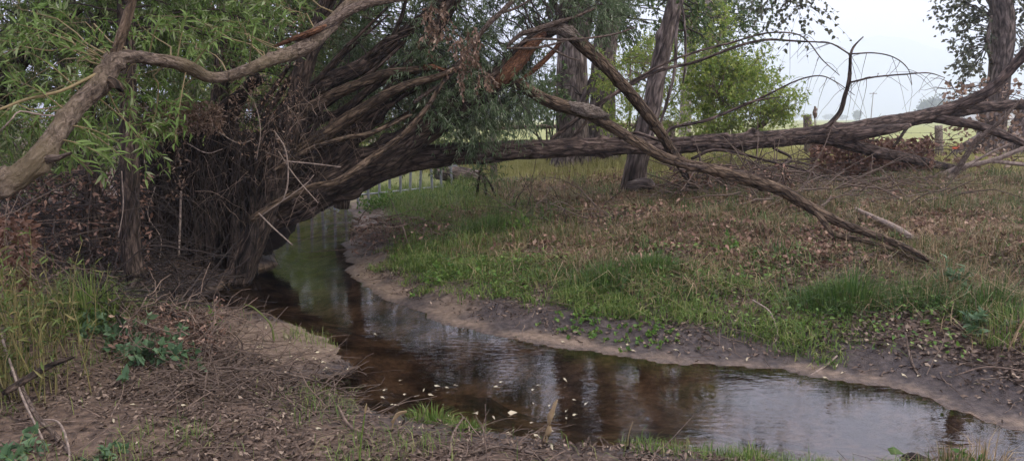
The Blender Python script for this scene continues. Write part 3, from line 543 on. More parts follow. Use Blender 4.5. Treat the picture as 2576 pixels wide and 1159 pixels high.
ov = np.column_stack([rng.uniform(-7, -.8, 56), rng.uniform(-1.5, 7, 56), rng.uniform(4.4, 7.5, 56)])
crown(T, np.array([Clm[-1], [-3.2, 3.5, 4.5], [-4.5, 1.5, 5], [-2, 2.5, 5.2], [-3, 5.5, 5.5]]), ov, .6, 12, .6, 12, .13, .035, M['leaf_willow'], M['twig_dark'], br=.02, droop=.4, name='crown', tw='branchlets')
stem(T, 'limb', WR([(-3.7, 3.9, .2, .09), (-3.9, 3.4, 1.6, .085), (-3.6, 3.4, 3.2, .075), (-3.2, 3.5, 4.6, .06), (-2.8, 3.2, 6.2, .03)]), M['bark_grey'], S=20)
# single large leaves one can pick out on the nearest shoots
lv = MB(); leaves(lv, np.zeros((1, 3)), np.array([[1., 0, 0]]), np.array([[0, 0, 1.]]), 1., .2, 'willow_fine')
leaf_me = mesh('leaf', lv.v[0], [np.vstack(lv.f[3])], M['leaf_willow'])
mbt = MB(); tips = [(270, 400), (330, 415), (230, 430), (390, 385), (440, 360), (300, 360), (180, 410), (120, 320), (60, 300), (150, 120), (70, 130), (230, 90), (30, 200), (200, 340), (100, 60), (40, 60), (640, 60), (400, 60), (560, 90), (470, 40)]
TL = np.array(T.location)
for (x, y) in tips:
    d = rng.uniform(4.35, 4.75) + max(0, x - 250)*.002; e = P(x, y, d); a = Clm[((Clm - e)**2).sum(1).argmin()]; mid = (a + e)/2 + np.array([0, 0, .06])
    tt = np.linspace(0, 1, 9)[:, None]; c = a*(1 - tt)**2 + 2*mid*tt*(1 - tt) + e*tt**2; tubes(mbt, c[None], np.linspace(.005, .0015, 9)[None], 5)
    for k in range(12):
        u = .35 + .65*k/11; q = a*(1 - u)**2 + 2*mid*u*(1 - u) + e*u**2; dr = nrm(e - a)*.8 + np.array([rng.normal()*.6, rng.normal()*.5, (1 if k % 2 else -1)*.55 - .15])
        Lf = rng.uniform(.065, .105); up = nrm(np.cross(dr, np.cross(np.array([0, -.5, 1.]) + .4*rng.normal(size=3), dr))); dr = nrm(dr); sd_ = np.cross(up, dr)
        lo = obj('leaf', leaf_me, T); mm = Matrix(((dr[0], sd_[0], up[0], q[0] - TL[0]), (dr[1], sd_[1], up[1], q[1] - TL[1]), (dr[2], sd_[2], up[2], q[2] - TL[2]), (0, 0, 0, 1)))
        lo.matrix_local = mm @ Matrix.Diagonal((Lf, Lf*rng.uniform(.8, 1.15), Lf, 1))
mbt.build('twigs', M['twig_olive'], T, True, 'stuff')
# ---- dark stems of the left thicket
def thicket(label, rows, boxes, spr, ll, lw, leaf='leaf_thicket', tw='twig_dark', nl=13, rad=.4, slen=.38, extra=(), bm='bark_willow', group='willows of the left thicket'):
    T = thing('thicket_willow', label, 'tree', px(rows)[0][:3], group); sk = [stem(T, 'trunk', rows, M[bm], S=20, step=.05, amp=.15, gnarl=.4)]
    for e in extra: sk.append(stem(T, 'branch', e, M[bm], S=12, gnarl=.4))
    crown(T, np.vstack([s_[len(s_)//3:] for s_ in sk]), boxes, rad, spr, slen, nl, ll, lw, M[leaf], M[tw], droop=.4, hang=.35); return T
thicket('upright dark willow stem behind the bare crooked limb', [(334, 690, 7.2, 24), (330, 560, 7.2, 22), (328, 400, 7.2, 21), (325, 200, 7.2, 20), (318, 15, 7.2, 18), (310, -200, 7.2, 14), (320, -500, 7.3, 7)],
    np.vstack([boxc(28, (340, 700), (-60, 200), (7.2, 8.6)), boxc(9, (60, 290), (-60, 330), (7., 8.4)), boxc(40, (0, 700), (-700, -100), (6, 9))]), 14, .085, .017, 'leaf_willow')
thicket('crooked dark willow trunk at the far left among leaves', [(-80, 560, 8, 26), (-30, 330, 8, 26), (15, 205, 8, 25), (75, 110, 8, 24), (111, 30, 8, 22), (150, -120, 8, 18), (200, -400, 8.2, 10)],
    np.vstack([boxc(44, (-250, 330), (-60, 400), (7, 9.5)), boxc(40, (-700, 300), (-800, -60), (5.5, 9))]), 14, .09, .018, extra=([(75, 110, 8, 12), (110, 90, 8, 10), (140, 70, 8, 8), (210, 20, 8, 6)],))
thicket('shaded willow stem left of the root tangle', [(250, 640, 7.9, 26), (235, 520, 7.9, 25), (225, 420, 7.9, 24), (215, 330, 8, 22), (230, 200, 8, 18), (260, 0, 8.1, 12), (270, -200, 8.2, 6)],
    boxc(40, (80, 560), (-60, 330), (8.2, 10)), 14, .09, .018, 'leaf_thicket')
thicket('bushy willow behind the root tangle', [(520, 560, 10.2, 26), (540, 400, 10.3, 24), (560, 200, 10.4, 20), (570, 0, 10.5, 15), (560, -250, 10.5, 8)],
    np.vstack([boxc(80, (400, 1050), (-100, 330), (10.2, 12.5)), boxc(50, (300, 1100), (-700, -100), (9.5, 13))]), 15, .10, .02, 'leaf_thicket')
thicket('pale-leaved willow behind the slanting stems', [(860, 520, 13.2, 20), (880, 380, 13.2, 18), (900, 200, 13.2, 15), (930, 0, 13.3, 11), (960, -200, 13.3, 6)],
    np.vstack([boxc(70, (700, 1300), (-60, 330), (12.5, 15)), boxc(40, (700, 1400), (-600, -60), (12, 16)), boxc(10, (900, 1200), (330, 400), (12.5, 14))]), 14, .11, .024, 'leaf_thicket')
thicket('deep shaded willow farthest back on the left', [(150, 470, 13, 22), (160, 300, 13, 20), (170, 100, 13, 16), (180, -120, 13, 10), (190, -300, 13, 5)],
    np.vstack([boxc(80, (-300, 600), (-80, 440), (11, 15)), boxc(40, (-500, 600), (-600, -80), (11, 16))]), 14, .13, .03, 'leaf_thicket')
# ---- root tangle and flood debris on the left bank
T = thing('root_wad', 'dark tangle of roots and flood debris under the leaning willows', 'root mass', g1(480, 705))
def lumps(par, name, mat, c, rad, n=3, seed=0., rough=.35):
    u = np.linspace(0, math.pi, 28); v = np.linspace(0, 2*math.pi, 44, endpoint=False); U, Vv = np.meshgrid(u, v, indexing='ij')
    d = np.stack([np.sin(U)*np.cos(Vv), np.sin(U)*np.sin(Vv), np.cos(U)], -1); r = 1 + rough*(fbm(d*2.5 + seed, 5) - .5)*2.4
    mb = MB(); mb.add((c + d*np.array(rad)*r[..., None]).reshape(-1, 3), [ring_faces(28, 44)]); mb.build(name, mat, par, True)
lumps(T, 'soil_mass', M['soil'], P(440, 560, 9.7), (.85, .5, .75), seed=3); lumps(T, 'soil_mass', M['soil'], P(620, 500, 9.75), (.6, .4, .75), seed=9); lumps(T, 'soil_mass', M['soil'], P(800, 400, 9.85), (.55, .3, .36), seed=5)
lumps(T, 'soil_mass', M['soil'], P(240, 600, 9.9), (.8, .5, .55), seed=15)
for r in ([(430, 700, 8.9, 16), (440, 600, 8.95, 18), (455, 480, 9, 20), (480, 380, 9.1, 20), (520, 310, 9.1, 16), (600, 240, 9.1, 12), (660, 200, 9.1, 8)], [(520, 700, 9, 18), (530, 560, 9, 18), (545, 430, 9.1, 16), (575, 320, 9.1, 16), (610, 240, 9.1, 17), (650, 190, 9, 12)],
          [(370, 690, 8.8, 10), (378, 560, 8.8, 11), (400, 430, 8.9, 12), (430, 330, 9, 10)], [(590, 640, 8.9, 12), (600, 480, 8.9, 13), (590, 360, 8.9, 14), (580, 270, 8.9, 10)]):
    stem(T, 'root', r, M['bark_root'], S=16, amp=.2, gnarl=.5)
for k in range(28):
    x0 = rng.uniform(330, 640); x1 = x0*.8 + 130 + rng.uniform(-30, 40); d0 = rng.uniform(8.55, 9.2); y1 = rng.uniform(300, 420)
    stem(T, 'root', [(x0, rng.uniform(680, 710), d0, rng.uniform(10, 24)), (x0*.7 + x1*.3 + rng.normal()*10, 600, d0, rng.uniform(8, 18)), (x0*.4 + x1*.6 + rng.normal()*12, 480, d0 + .1, rng.uniform(7, 16)), (x1, y1, d0 + .1, rng.uniform(3, 8))], M['bark_root'], S=12, amp=.25, gnarl=.9)
mb = MB(); n = 1900
fx = 340 + 470*rng.random(n)**1.35; S0 = P(fx, rng.uniform(270, 560, n)*np.where(fx > 650, .80, .94) + 30, rng.uniform(8.45, 9.5, n)); D = rng.normal(size=(n, 3))*.5 - np.array([0, 0, .9])
C = spray_curves(S0, D, rng.uniform(.15, .75, n)*np.where(fx > 640, .3, 1), rng.uniform(0, .7, n), 7); C[:, 1:] += np.cumsum(rng.normal(0, .018, C[:, 1:].shape), 1); C[..., 2] = np.maximum(C[..., 2], .06)
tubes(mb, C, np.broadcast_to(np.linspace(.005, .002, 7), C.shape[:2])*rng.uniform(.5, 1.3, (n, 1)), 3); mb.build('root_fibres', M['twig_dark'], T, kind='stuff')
mb = MB(); n = 240
S0 = P(rng.uniform(380, 820, n), rng.uniform(200, 520, n), rng.uniform(8.3, 8.9, n)); D = rng.normal(size=(n, 3)) - np.array([0, 0, .35])
C = spray_curves(S0, D, rng.uniform(.12, .6, n), rng.uniform(0, .8, n), 7); C[:, 1:] += np.cumsum(rng.normal(0, .014, C[:, 1:].shape), 1); C[..., 2] = np.maximum(C[..., 2], .08)
tubes(mb, C, np.broadcast_to(np.linspace(.005, .0018, 7), C.shape[:2])*rng.uniform(.4, 1.2, (n, 1)), 3); mb.build('dead_twigs', M['twig_brown'], T, kind='stuff')
mb = MB()
for bx_, n, l in (((350, 560, 255, 335), 2200, .05), ((570, 760, 190, 300), 380, .045), ((480, 760, -20, 170), 700, .04), ((420, 470, 340, 500), 130, .06), ((600, 740, 300, 400), 120, .05)):
    p_ = P(rng.uniform(bx_[0], bx_[1], n), rng.uniform(bx_[2], bx_[3], n), rng.uniform(8.2, 9., n)); leaves(mb, p_, rng.normal(size=(n, 3)) - np.array([0, 0, .8]), rng.normal(size=(n, 3)), l*rng.uniform(.6, 1.3, n), l*.3, 'dead')
mb.build('dead_leaves', M['leaf_dead'], T, kind='stuff')
# pale bleached twigs standing out of the tangle
pt = [[(690, 330, 8.2, 2.5), (715, 370, 8.2, 3), (725, 420, 8.2, 3), (722, 470, 8.2, 3.5), (712, 505, 8.2, 3)], [(700, 380, 8.2, 2), (740, 440, 8.2, 2.2), (800, 510, 8.2, 2)], [(715, 405, 8.2, 2.5), (790, 412, 8.2, 2.5), (858, 420, 8.2, 2)],
      [(650, 535, 8.1, 3), (690, 575, 8.1, 3), (736, 616, 8.1, 2.5)], [(455, 480, 8.3, 4), (453, 560, 8.3, 4.5), (450, 645, 8.3, 4)], [(390, 470, 8.2, 1.8), (372, 540, 8.2, 1.8), (405, 600, 8.2, 1.8), (398, 668, 8.2, 1.6)], [(306, 430, 7, 2), (310, 520, 7, 2), (298, 596, 7, 2)],
      [(600, 205, 8.4, 2), (640, 260, 8.4, 2), (655, 330, 8.3, 2), (645, 400, 8.3, 1.6)], [(660, 540, 8.15, 2.2), (760, 470, 8.2, 2.2), (790, 440, 8.2, 1.6)], [(545, 330, 8.3, 2.), (600, 360, 8.3, 2), (640, 350, 8.3, 1.5)], [(470, 360, 8.3, 2), (520, 385, 8.3, 2.2), (560, 375, 8.3, 1.6)]]
twl = ['curved bleached twig hanging over the front willow stem', 'thin bleached twig slanting right below the curved one', 'straight horizontal bleached twig before the fallen trunk', 'bleached twig slanting down over the water reflection', 'thick pale twig hanging straight down in the dark roots', 'wavy thin twig hanging left of the thick pale one', 'thin vertical twig beside the upright dark stem', 'bent bleached twig high in the root tangle', 'bleached twig leaning up to the right from the stem base', 'short bleached twig high on the dark tangle, right of centre', 'short bleached twig high on the dark tangle, left of centre']
for i, r in enumerate(pt):
    r = [(a_, b_, c_, d_*.62) for a_, b_, c_, d_ in r]
    o_ = thing('bleached_twig', twl[i], 'twig', px(r)[0][:3], 'bleached twigs in the root tangle'); stem(o_, 'stem', r, M['twig_pale'], S=7, step=.03, gnarl=.6)
# hanging brown dead leaf bunches
for lab, bx_, n in (('large bunch of brown dead leaves hanging in the grey-green foliage', (1150, 1218, 60, 195), 420), ('smaller bunch of brown dead leaves near the top edge', (1072, 1128, -10, 100), 260)):
    c0 = P((bx_[0] + bx_[1])/2, bx_[2], 8.75); T = thing('dead_leaf_bunch', lab, 'dead leaves', c0)
    mb, mt = MB(), MB(); S0 = P(rng.uniform(bx_[0], bx_[1], 26), rng.uniform(bx_[2], bx_[3], 26), rng.uniform(8.6, 8.95, 26))
    sprays(mb, mt, S0, rng.normal(size=(26, 3)) - np.array([0, 0, 1.]), np.full(26, .2), .4, n//26, .06, .02, 'dead', hang=.8); mt.build('twigs', M['twig_brown'], T, kind='stuff'); mb.build('leaves', M['leaf_dead'], T, kind='stuff')
# ---- cottonwoods behind
def cotton(label, rows, boxes, spr=9, nl=12, ll=.085, lw=.065, leaf='leaf_cotton', bm='bark_cotton', kind='broad', rad=.6, S=30, amp=.12, extra=(), name='cottonwood_tree', flare=.35, base=None):
    r = px(rows); 
    if base is not None: g = g1(*base); r[0, :3] = g; r[0, 2] -= .15
    T = thing(name, label, 'tree', r[0][:3], 'tall trees behind the fallen trunk'); sk = [stem(T, 'trunk', WR(r), M[bm], S=S, step=.07, amp=amp, ridge=4, knots=5, flare=flare)]
    for e in extra: sk.append(stem(T, 'branch', e, M[bm], S=10, gnarl=.3))
    if boxes is not None: crown(T, np.vstack([s_[int(len(s_)*.4):] for s_ in sk]), boxes, rad, spr, .5, nl, ll, lw, M[leaf], M['twig_dark'], kind, br=.02, hang=.35, droop=.35)
    return T
cotton('massive cottonwood trunk with torn bark behind the fallen trunk', [(1438, 420, 18, 42), (1440, 380, 18, 38), (1440, 250, 18, 37), (1438, 120, 18, 36), (1445, 0, 18, 34), (1455, -250, 18, 28), (1470, -600, 18, 16)],
    np.vstack([boxc(24, (1300, 1620), (-100, 120), (18.5, 21)), boxc(60, (1200, 1750), (-620, -80), (16, 21)), boxc(8, (1330, 1400), (200, 300), (16.5, 18))]), extra=([(1440, 330, 17.8, 12), (1490, 200, 17.4, 8), (1500, 180, 17.3, 5)],))
cotton('grey furrowed cottonwood trunk close beside the massive one', [(1512, 410, 19, 34), (1514, 360, 19, 30), (1516, 240, 19, 29), (1522, 120, 19, 28), (1540, 0, 19, 28), (1560, -200, 19, 24), (1580, -560, 19, 12)],
    np.vstack([boxc(30, (1540, 1800), (-100, 180), (19, 21)), boxc(50, (1400, 1900), (-560, -80), (18, 22))]))
cotton('slender dark tree leaning right in front of the cottonwoods', [(1590, 478, 12.3, 30), (1598, 430, 12.3, 26), (1612, 370, 12.3, 25), (1634, 290, 12.3, 24), (1652, 200, 12.4, 22), (1672, 110, 12.5, 21), (1690, 40, 12.6, 20), (1712, -60, 12.7, 17), (1750, -260, 13, 10)],
    np.vstack([boxc(24, (1560, 1800), (-90, 120), (12.4, 14)), boxc(30, (1450, 1700), (-520, -80), (12, 15.5))]), ll=.06, lw=.042, rad=.45, base=(1590, 480), S=26, nl=13,
    extra=([(1585, 470, 12.1, 14), (1625, 462, 11.95, 15), (1638, 470, 11.9, 12)], [(1730, -60, 12.4, 4), (1704, 60, 12.2, 4), (1698, 170, 12., 4), (1680, 250, 11.9, 4), (1655, 330, 11.8, 3)], [(1700, -60, 12.2, 3), (1722, 60, 12.1, 3), (1724, 160, 12, 3), (1718, 210, 12, 2)]))
cotton('pale thin tree trunk against the sky, nearer the leaning tree', [(1722, 340, 25, 15), (1728, 220, 25, 14), (1740, 100, 25, 13), (1750, 0, 25, 12), (1760, -200, 25, 9)], np.vstack([boxc(30, (1680, 1900), (-60, 110), (24, 27)), boxc(14, (1650, 1850), (-280, -60), (23, 27))]), bm='bark_pale', S=16, flare=0)
cotton('pale thin tree trunk against the sky, farther right of the pair', [(1786, 340, 26, 14), (1785, 220, 26, 13), (1782, 100, 26, 12), (1780, 0, 26, 12), (1780, -200, 26, 9)], np.vstack([boxc(34, (1780, 1960), (-20, 130), (25, 28)), boxc(14, (1700, 1920), (-260, -60), (24, 28))]), bm='bark_pale', S=16, flare=0)
cotton('tall grey tree standing at the right edge of the field', [(2490, 410, 20.5, 34), (2493, 360, 20.5, 29), (2500, 280, 20.5, 27), (2515, 180, 20.5, 25), (2524, 80, 20.5, 25), (2520, 0, 20.5, 24), (2510, -200, 20.5, 20), (2500, -520, 20.5, 10)],
    np.vstack([boxc(34, (2385, 2480), (-40, 200), (19.8, 21.2)), boxc(10, (2545, 2640), (0, 160), (20, 21)), boxc(16, (2390, 2760), (-420, -60), (19, 22))]), spr=6, nl=9, ll=.1, lw=.07, leaf='leaf_right', rad=.55,
    extra=([(2498, 160, 20.4, 6), (2485, 110, 20.2, 5), (2494, 40, 20.2, 4)], [(2490, 330, 20.3, 9), (2440, 360, 20, 9), (2380, 400, 19.8, 9)]))
cotton('dark tree stem at the extreme right edge', [(2530, 410, 19.5, 26), (2548, 370, 19.5, 24), (2580, 300, 19.5, 22), (2640, 180, 19.5, 18), (2720, 0, 19.6, 10)], boxc(20, (2600, 2800), (-150, 180), (19, 20.5)), spr=6, nl=9, leaf='leaf_right')
T = cotton('leafy branch hanging in from above against the sky', [(1760, -420, 11, 10), (1830, -300, 11, 9), (1900, -170, 11, 7), (1960, -70, 11, 5), (2010, -10, 11, 3)], np.vstack([boxc(16, (1910, 2000), (-60, 30), (10.8, 11.4)), boxc(6, (2000, 2070), (-20, 50), (10.8, 11.2)), boxc(12, (1700, 1900), (-400, -80), (10, 12))]),
    spr=4, nl=8, ll=.06, lw=.045, leaf='leaf_right', rad=.3, name='overhanging_tree', flare=0, S=10)
cotton('tall leafy tree upstream behind the root tangle', [(640, 440, 27, 22), (650, 330, 27, 20), (660, 150, 27, 17), (670, -50, 27, 13), (680, -300, 27, 7)], np.vstack([boxc(170, (350, 1050), (-50, 420), (23, 30)), boxc(60, (300, 1100), (-420, -50), (24, 30))]), spr=14, ll=.16, lw=.1, leaf='leaf_thicket', rad=.9)
# bright bush and other shrubs
def bush(label, base, boxes, leaf, ll, lw, spr, nl=12, kind='willow', rad=.4, name='bush', stems=7, group='shrubs along the field edge'):
    b = g1(*base); T = thing(name, label, 'shrub', b, group); sk = []
    for k in range(stems):
        e = boxes[rng.integers(0, len(boxes))]; a = b + np.array([rng.uniform(-.25, .25), rng.uniform(-.2, .2), -.05]); m_ = (a + e)/2 + np.array([0, 0, .3])
        tt = np.linspace(0, 1, 6)[:, None]; q = a*(1 - tt)**2 + 2*m_*tt*(1 - tt) + e*tt**2; sk.append(stem(T, 'stem', WR(np.column_stack([q, np.linspace(.03, .008, 6)])), M['bark_willow'], S=8, step=.1))
    crown(T, np.vstack(sk), boxes, rad, spr, .4, nl, ll, lw, M[leaf], M['twig_brown'], kind, hang=.2, droop=.2); return T
bush('bright yellow-green bush behind the fallen trunk', (1850, 405), np.vstack([boxc(72, (1730, 1960), (180, 345), (15.5, 17.5)), boxc(34, (1760, 1930), (130, 200), (15.8, 17)), boxc(10, (1940, 2020), (200, 300), (15.5, 16.5))]), 'leaf_bush', .08, .036, 15)
bush('green shrub between the cottonwoods and the leaning tree', (1560, 415), np.vstack([boxc(60, (1500, 1760), (110, 330), (15, 17.5)), boxc(22, (1620, 1830), (-20, 170), (15.5, 19))]), 'leaf_bush', .075, .03, 12)
bush('green shrub leaning against the massive cottonwood', (1400, 420), np.vstack([boxc(9, (1340, 1400), (180, 300), (15.5, 17)), boxc(22, (1290, 1420), (60, 320), (19, 21))]), 'leaf_cotton', .075, .025, 9)
bush('pale green shrub beyond the slanting willow stems', (1010, 425), np.vstack([boxc(50, (760, 1300), (150, 400), (19, 24))]), 'leaf_thicket', .13, .04, 12, rad=.7)
bush('leafy bush on the left bank upstream of the flood gate', (640, 462), np.vstack([boxc(46, (420, 800), (170, 420), (18, 24)), boxc(60, (640, 930), (200, 440), (19.5, 25))]), 'leaf_bush', .13, .045, 12, rad=.7)
bush('shaded low bush at the far left behind the limb', (90, 520), np.vstack([boxc(60, (-250, 330), (300, 470), (10.5, 15))]), 'leaf_thicket', .11, .03, 12, rad=.6)
bush('thin green sapling growing under the fallen trunk', (1220, 500), np.vstack([boxc(8, (1195, 1240), (400, 470), (11.2, 12))]), 'leaf_cotton', .06, .018, 6, rad=.2, stems=3)
# ------------------------------------------------------------------ fence, gate, far things
def fence_post(label, x, ytop, ybot, d, rpx):
    p0, p1 = P(x + 4, ybot, d), P(x, ytop, d); p0[2] = gh(p0[0], p0[1]) - .1; r = rpx/F*d
    T = thing('fence_post', label, 'fence post', p0, 'fence posts along the hayfield'); mb = MB()
    trunk(mb, [(*p0, r), (*(p0*.6 + p1*.4), r*1.02), (*(p0*.2 + p1*.8), r), (*p1, r*.97)], 18, .05, .05, jag=.25); mb.build('shaft', M['post'], T, True); return p0, p1
pa = fence_post('weathered wooden fence post left of the bare upright branch', 2031, 291, 400, 19.5, 10)
pb = fence_post('weathered wooden fence post with an orange tag beside it', 2361, 318, 412, 18.5, 9)
pc = fence_post('thin fence post under the rail beside the small sapling', 1240, 318, 410, 18.2, 8)
pd = fence_post('fence post half hidden behind the cottonwoods', 1690, 316, 400, 20, 8)
pe = fence_post('fence post beyond the right edge tree', 2700, 330, 420, 18, 9)
T = thing('fence_rail', 'horizontal wooden pole rail nailed behind the cottonwood trunks', 'fence rail', P(1240, 322, 18.1)); stem(T, 'pole', [(1225, 323, 18.1, 5), (1400, 318, 18.7, 5), (1560, 315, 19.3, 5), (1720, 312, 19.9, 5)], M['rail'], S=12, amp=.06, gnarl=.2)
for k, (za, lab) in enumerate(((.15, 'upper'), (.45, 'middle'), (.75, 'lower'))):
    T = thing('barbed_wire', lab + ' barbed wire strand between the field fence posts', 'wire', pa[1]); mb = MB()
    for (a, b_) in ((pd, pa), (pa, pb), (pb, pe)):
        a1 = a[1]*(1 - za) + a[0]*za; b1 = b_[1]*(1 - za) + b_[0]*za; tt = np.linspace(0, 1, 16)[:, None]; c = a1*(1 - tt) + b1*tt - np.array([0, 0, .1])*4*tt*(1 - tt); tubes(mb, c[None], np.full((1, 16), .004), 4)
        bs = c[1:-1]; tubes(mb, bs[:, None] + np.linspace(-.03, .03, 3)[None, :, None]*nrm(rng.normal(size=(len(bs), 1, 3))), np.full((len(bs), 3), .003), 3)
    mb.build('strand', M['wire'], T)
c = P(2406, 372, 18.55); mb = MB()
trunk(mb, [(c[0] - .09, c[1], c[2] - .01, .035), (c[0] - .03, c[1], c[2], .045), (c[0] + .04, c[1], c[2] + .005, .04), (c[0] + .1, c[1], c[2], .02)], 10, .02, .3); tag(mb.build('plastic_tag', M['orange']), 'small orange plastic tag on the wire by the fence post', 'tag')
# dried seed head by the left post
o_ = thing('dried_plant', 'dried seed head on a stalk beside the left fence post', 'plant', P(2052, 350, 19.2)); stem(o_, 'stalk', [(2052, 380, 19.2, 1.5), (2051, 330, 19.2, 1.5), (2050, 296, 19.2, 1.5)], M['twig_brown'], S=6); stem(o_, 'head', [(2050, 298, 19.2, 2), (2050, 285, 19.2, 6), (2051, 276, 19.2, 5), (2050, 268, 19.2, 2)], M['twig_brown'], S=10, step=.01, amp=.8)
# metal water gate over the creek
ga, gb = P(640, 470, 14.6), P(1150, 416, 17.4); za, zb = .66, .80; ga[2] = za; gb[2] = zb
T = thing('metal_gate', 'grey metal barred flood gate hanging across the creek', 'gate', (ga[0], ga[1], 0)); nb = 18
for z0, z1 in ((za, zb), (za - .42, zb - .44)):
    mb = MB(); tubes(mb, np.array([[[ga[0], ga[1], z0], [(ga[0] + gb[0])/2, (ga[1] + gb[1])/2, (z0 + z1)/2 - .02], [gb[0], gb[1], z1]]]), np.full((1, 3), .020), 8); mb.build('rail', M['steel'], T, True)
bm_ = None
for k in range(nb):
    u = (k + .35)/nb; q = ga*(1 - u) + gb*u; l = (za - .02)*(1 - u) + .62*u
    if bm_ is None:
        b0 = MB(); tubes(b0, np.array([[[0, 0, -1.], [0, 0, -.5], [0, 0, 0.]]]), np.full((1, 3), .030), 8); bm_ = mesh('bar', b0.v[0], [np.vstack(b0.f[4])], M['steel'], True)
    bo = obj('bar', bm_, T); bo.location = (q[0] - ga[0], q[1] - ga[1] - .05, q[2] + .05); bo.scale = (1, 1, l + .12); bo.rotation_euler = (rng.normal()*.02, rng.normal()*.03, 0)
T = thing('cut_log', 'sawn log end lying behind the flood gate', 'log', P(1165, 445, 17.8)); stem(T, 'log', [(1205, 448, 18.4, 20), (1165, 442, 17.9, 21), (1125, 436, 17.7, 20), (1098, 432, 17.6, 19)], M['bark_cotton'], S=22, amp=.12)
stem(LASTO, 'cut_face', [(1100, 432, 17.58, 10), (1095, 431, 17.56, 9)], M['torn_grey'], S=18, step=.01)
# utility poles far out in the field
def upole(label, x, ytop, d, h):
    b = P(x, 300, d); b[2] = .76; T = thing('utility_pole', label, 'utility pole', b, 'utility poles across the field'); mb = MB(); trunk(mb, [(*b, .16), (b[0] + .05, b[1], .76 + h*.5, .14), (b[0] + .22, b[1], .76 + h, .11)], 12, .5, .02); mb.build('shaft', M['pole'], T, True)
    mb = MB(); z = .76 + h - .5; tubes(mb, np.array([[[b[0] - 1.05, b[1], z], [b[0] + .2, b[1], z], [b[0] + 1.4, b[1], z + .05]]]), np.full((1, 3), .1), 6); ca = mb.build('crossarm', M['pole'], T)
    for dx in (-.8, -.2, .6, 1.2): mb = MB(); tubes(mb, np.array([[[b[0] + dx, b[1], z + .08], [b[0] + dx, b[1], z + .2], [b[0] + dx, b[1], z + .32]]]), np.array([[.05, .07, .04]]), 6); mb.build('insulator', M['pole'], ca)
upole('nearer utility pole rising above the field', 2191, 230, 255, 9.9); upole('farther small utility pole left of the nearer one', 2163, 283, 760, 9.5)
# far tree line: single trees
def fartree(label, x, d, h, w):
    b = P(x, 300, d); b[2] = .76; T = thing('far_tree', label, 'tree', b, 'trees at the far edge of the field'); mb = MB(); trunk(mb, [(*b, .3), (b[0], b[1], b[2] + h*.5, .2), (b[0], b[1], b[2] + h*.9, .05)], 8, 1., .05); mb.build('trunk', M['pole'], T)
    n = 500; u = nrm(rng.normal(size=(n, 3)))*rng.uniform(.3, 1, (n, 1))**.5; p_ = b + np.array([0, 0, h*.58]) + u*np.array([w, w, h*.45])*(.75 + .5*rng.random((n, 1))); mb = MB(); leaves(mb, p_, rng.normal(size=(n, 3)), rng.normal(size=(n, 3)), h*.16, h*.11, 'broad'); mb.build('crown', M['far_wood'], T, kind='stuff')
for k, (x, d, h, w) in enumerate(((1960, 900, 7, 6), (1995, 950, 9, 7), (2030, 1000, 8, 9), (2085, 980, 7, 8), (2120, 900, 6, 6), (2156, 600, 7.5, 3), (2225, 950, 6, 8), (2280, 900, 7, 8), (2330, 420, 11, 5), (2352, 430, 13, 5), (2378, 440, 11, 6), (2420, 500, 9, 7), (2460, 520, 10, 8), (2540, 520, 10, 8))):
    fartree(('tiny hazy tree', 'small hazy tree', 'low hazy tree')[k % 3] + ' on the horizon, ' + ('first', 'second', 'third', 'fourth', 'fifth', 'sixth', 'seventh', 'eighth', 'ninth', 'tenth', 'eleventh', 'twelfth', 'thirteenth', 'fourteenth')[k] + ' from the left', x, d, h, w)
# pale farm building behind the right tree
b = P(2500, 300, 130); b[2] = .76; T = thing('farm_building', 'low white farm building glimpsed behind the right tree', 'building', b)
def box(mb, c, s_):
    v = np.array([[x, y, z] for x in (-.5, .5) for y in (-.5, .5) for z in (-.5, .5)])*np.array(s_) + np.array(c); mb.add(v, [np.array([[0, 1, 3, 2], [4, 6, 7, 5], [0, 4, 5, 1], [2, 3, 7, 6], [0, 2, 6, 4], [1, 5, 7, 3]])])
mb = MB(); box(mb, b + np.array([0, 0, 1.2]), (9, 5, 2.4)); wl = mb.build('wall', M['white_wall'], T)
mb = MB(); mb.add(np.array([[-4.8, -2.9, 2.35], [4.8, -2.9, 2.35], [4.8, 2.9, 2.35], [-4.8, 2.9, 2.35], [-4.8, 0, 3.7], [4.8, 0, 3.7]]) + b, [np.array([[0, 1, 5, 4], [2, 3, 4, 5], [0, 3, 2, 1]]), np.array([[0, 4, 3], [1, 2, 5]])]); mb.build('roof', M['roof'], T)
for dx in (-3, 0, 3): mb = MB(); box(mb, b + np.array([dx, -2.53, 1.4]), (1.1, .08, .9)); mb.build('window', M['window'], wl)

# ------------------------------------------------------------------ fallen wood on the ground
def glog(name, label, rows, mat, S=14, lift=.6, cat='branch', group=None, jag=1., amp=.15, gn=.3, extra=()):
    """rows (px, py, radius px, lift m): a stick lying on the ground"""
    def conv(rr):
        out = []
        for x, y, r_, lf in rr:
            g = g1(x, y); d = g[1]; rad = r_/F*d; out.append((*P(x, y, d*(1 - 0.0)), rad)); out[-1] = (g[0], g[1], g[2] + rad*lift + lf, rad)
        return out
    q = conv(rows); T = thing(name, label, cat, q[0][:3], group); stem(T, 'stem', WR(q), M[mat], S=S, step=.03, amp=amp, jag=jag, gnarl=gn)
    for e in extra: stem(T, 'side_branch', WR(conv(e)), M[mat], S=8, step=.03, amp=amp, gnarl=gn)
glog('driftwood_log', 'pale barkless log end lying where the broken branch meets the bank', [(2150, 556, 4, .14), (2190, 576, 6, .13), (2240, 598, 8, .11), (2290, 622, 9, .08)], 'twig_pale', 18)
glog('fallen_branch', 'straight thin dead branch leaning from the ground to the right limb', [(2377, 470, 8, .0), (2395, 460, 8, .1), (2400, 462, 8, .15)], 'deadwood')
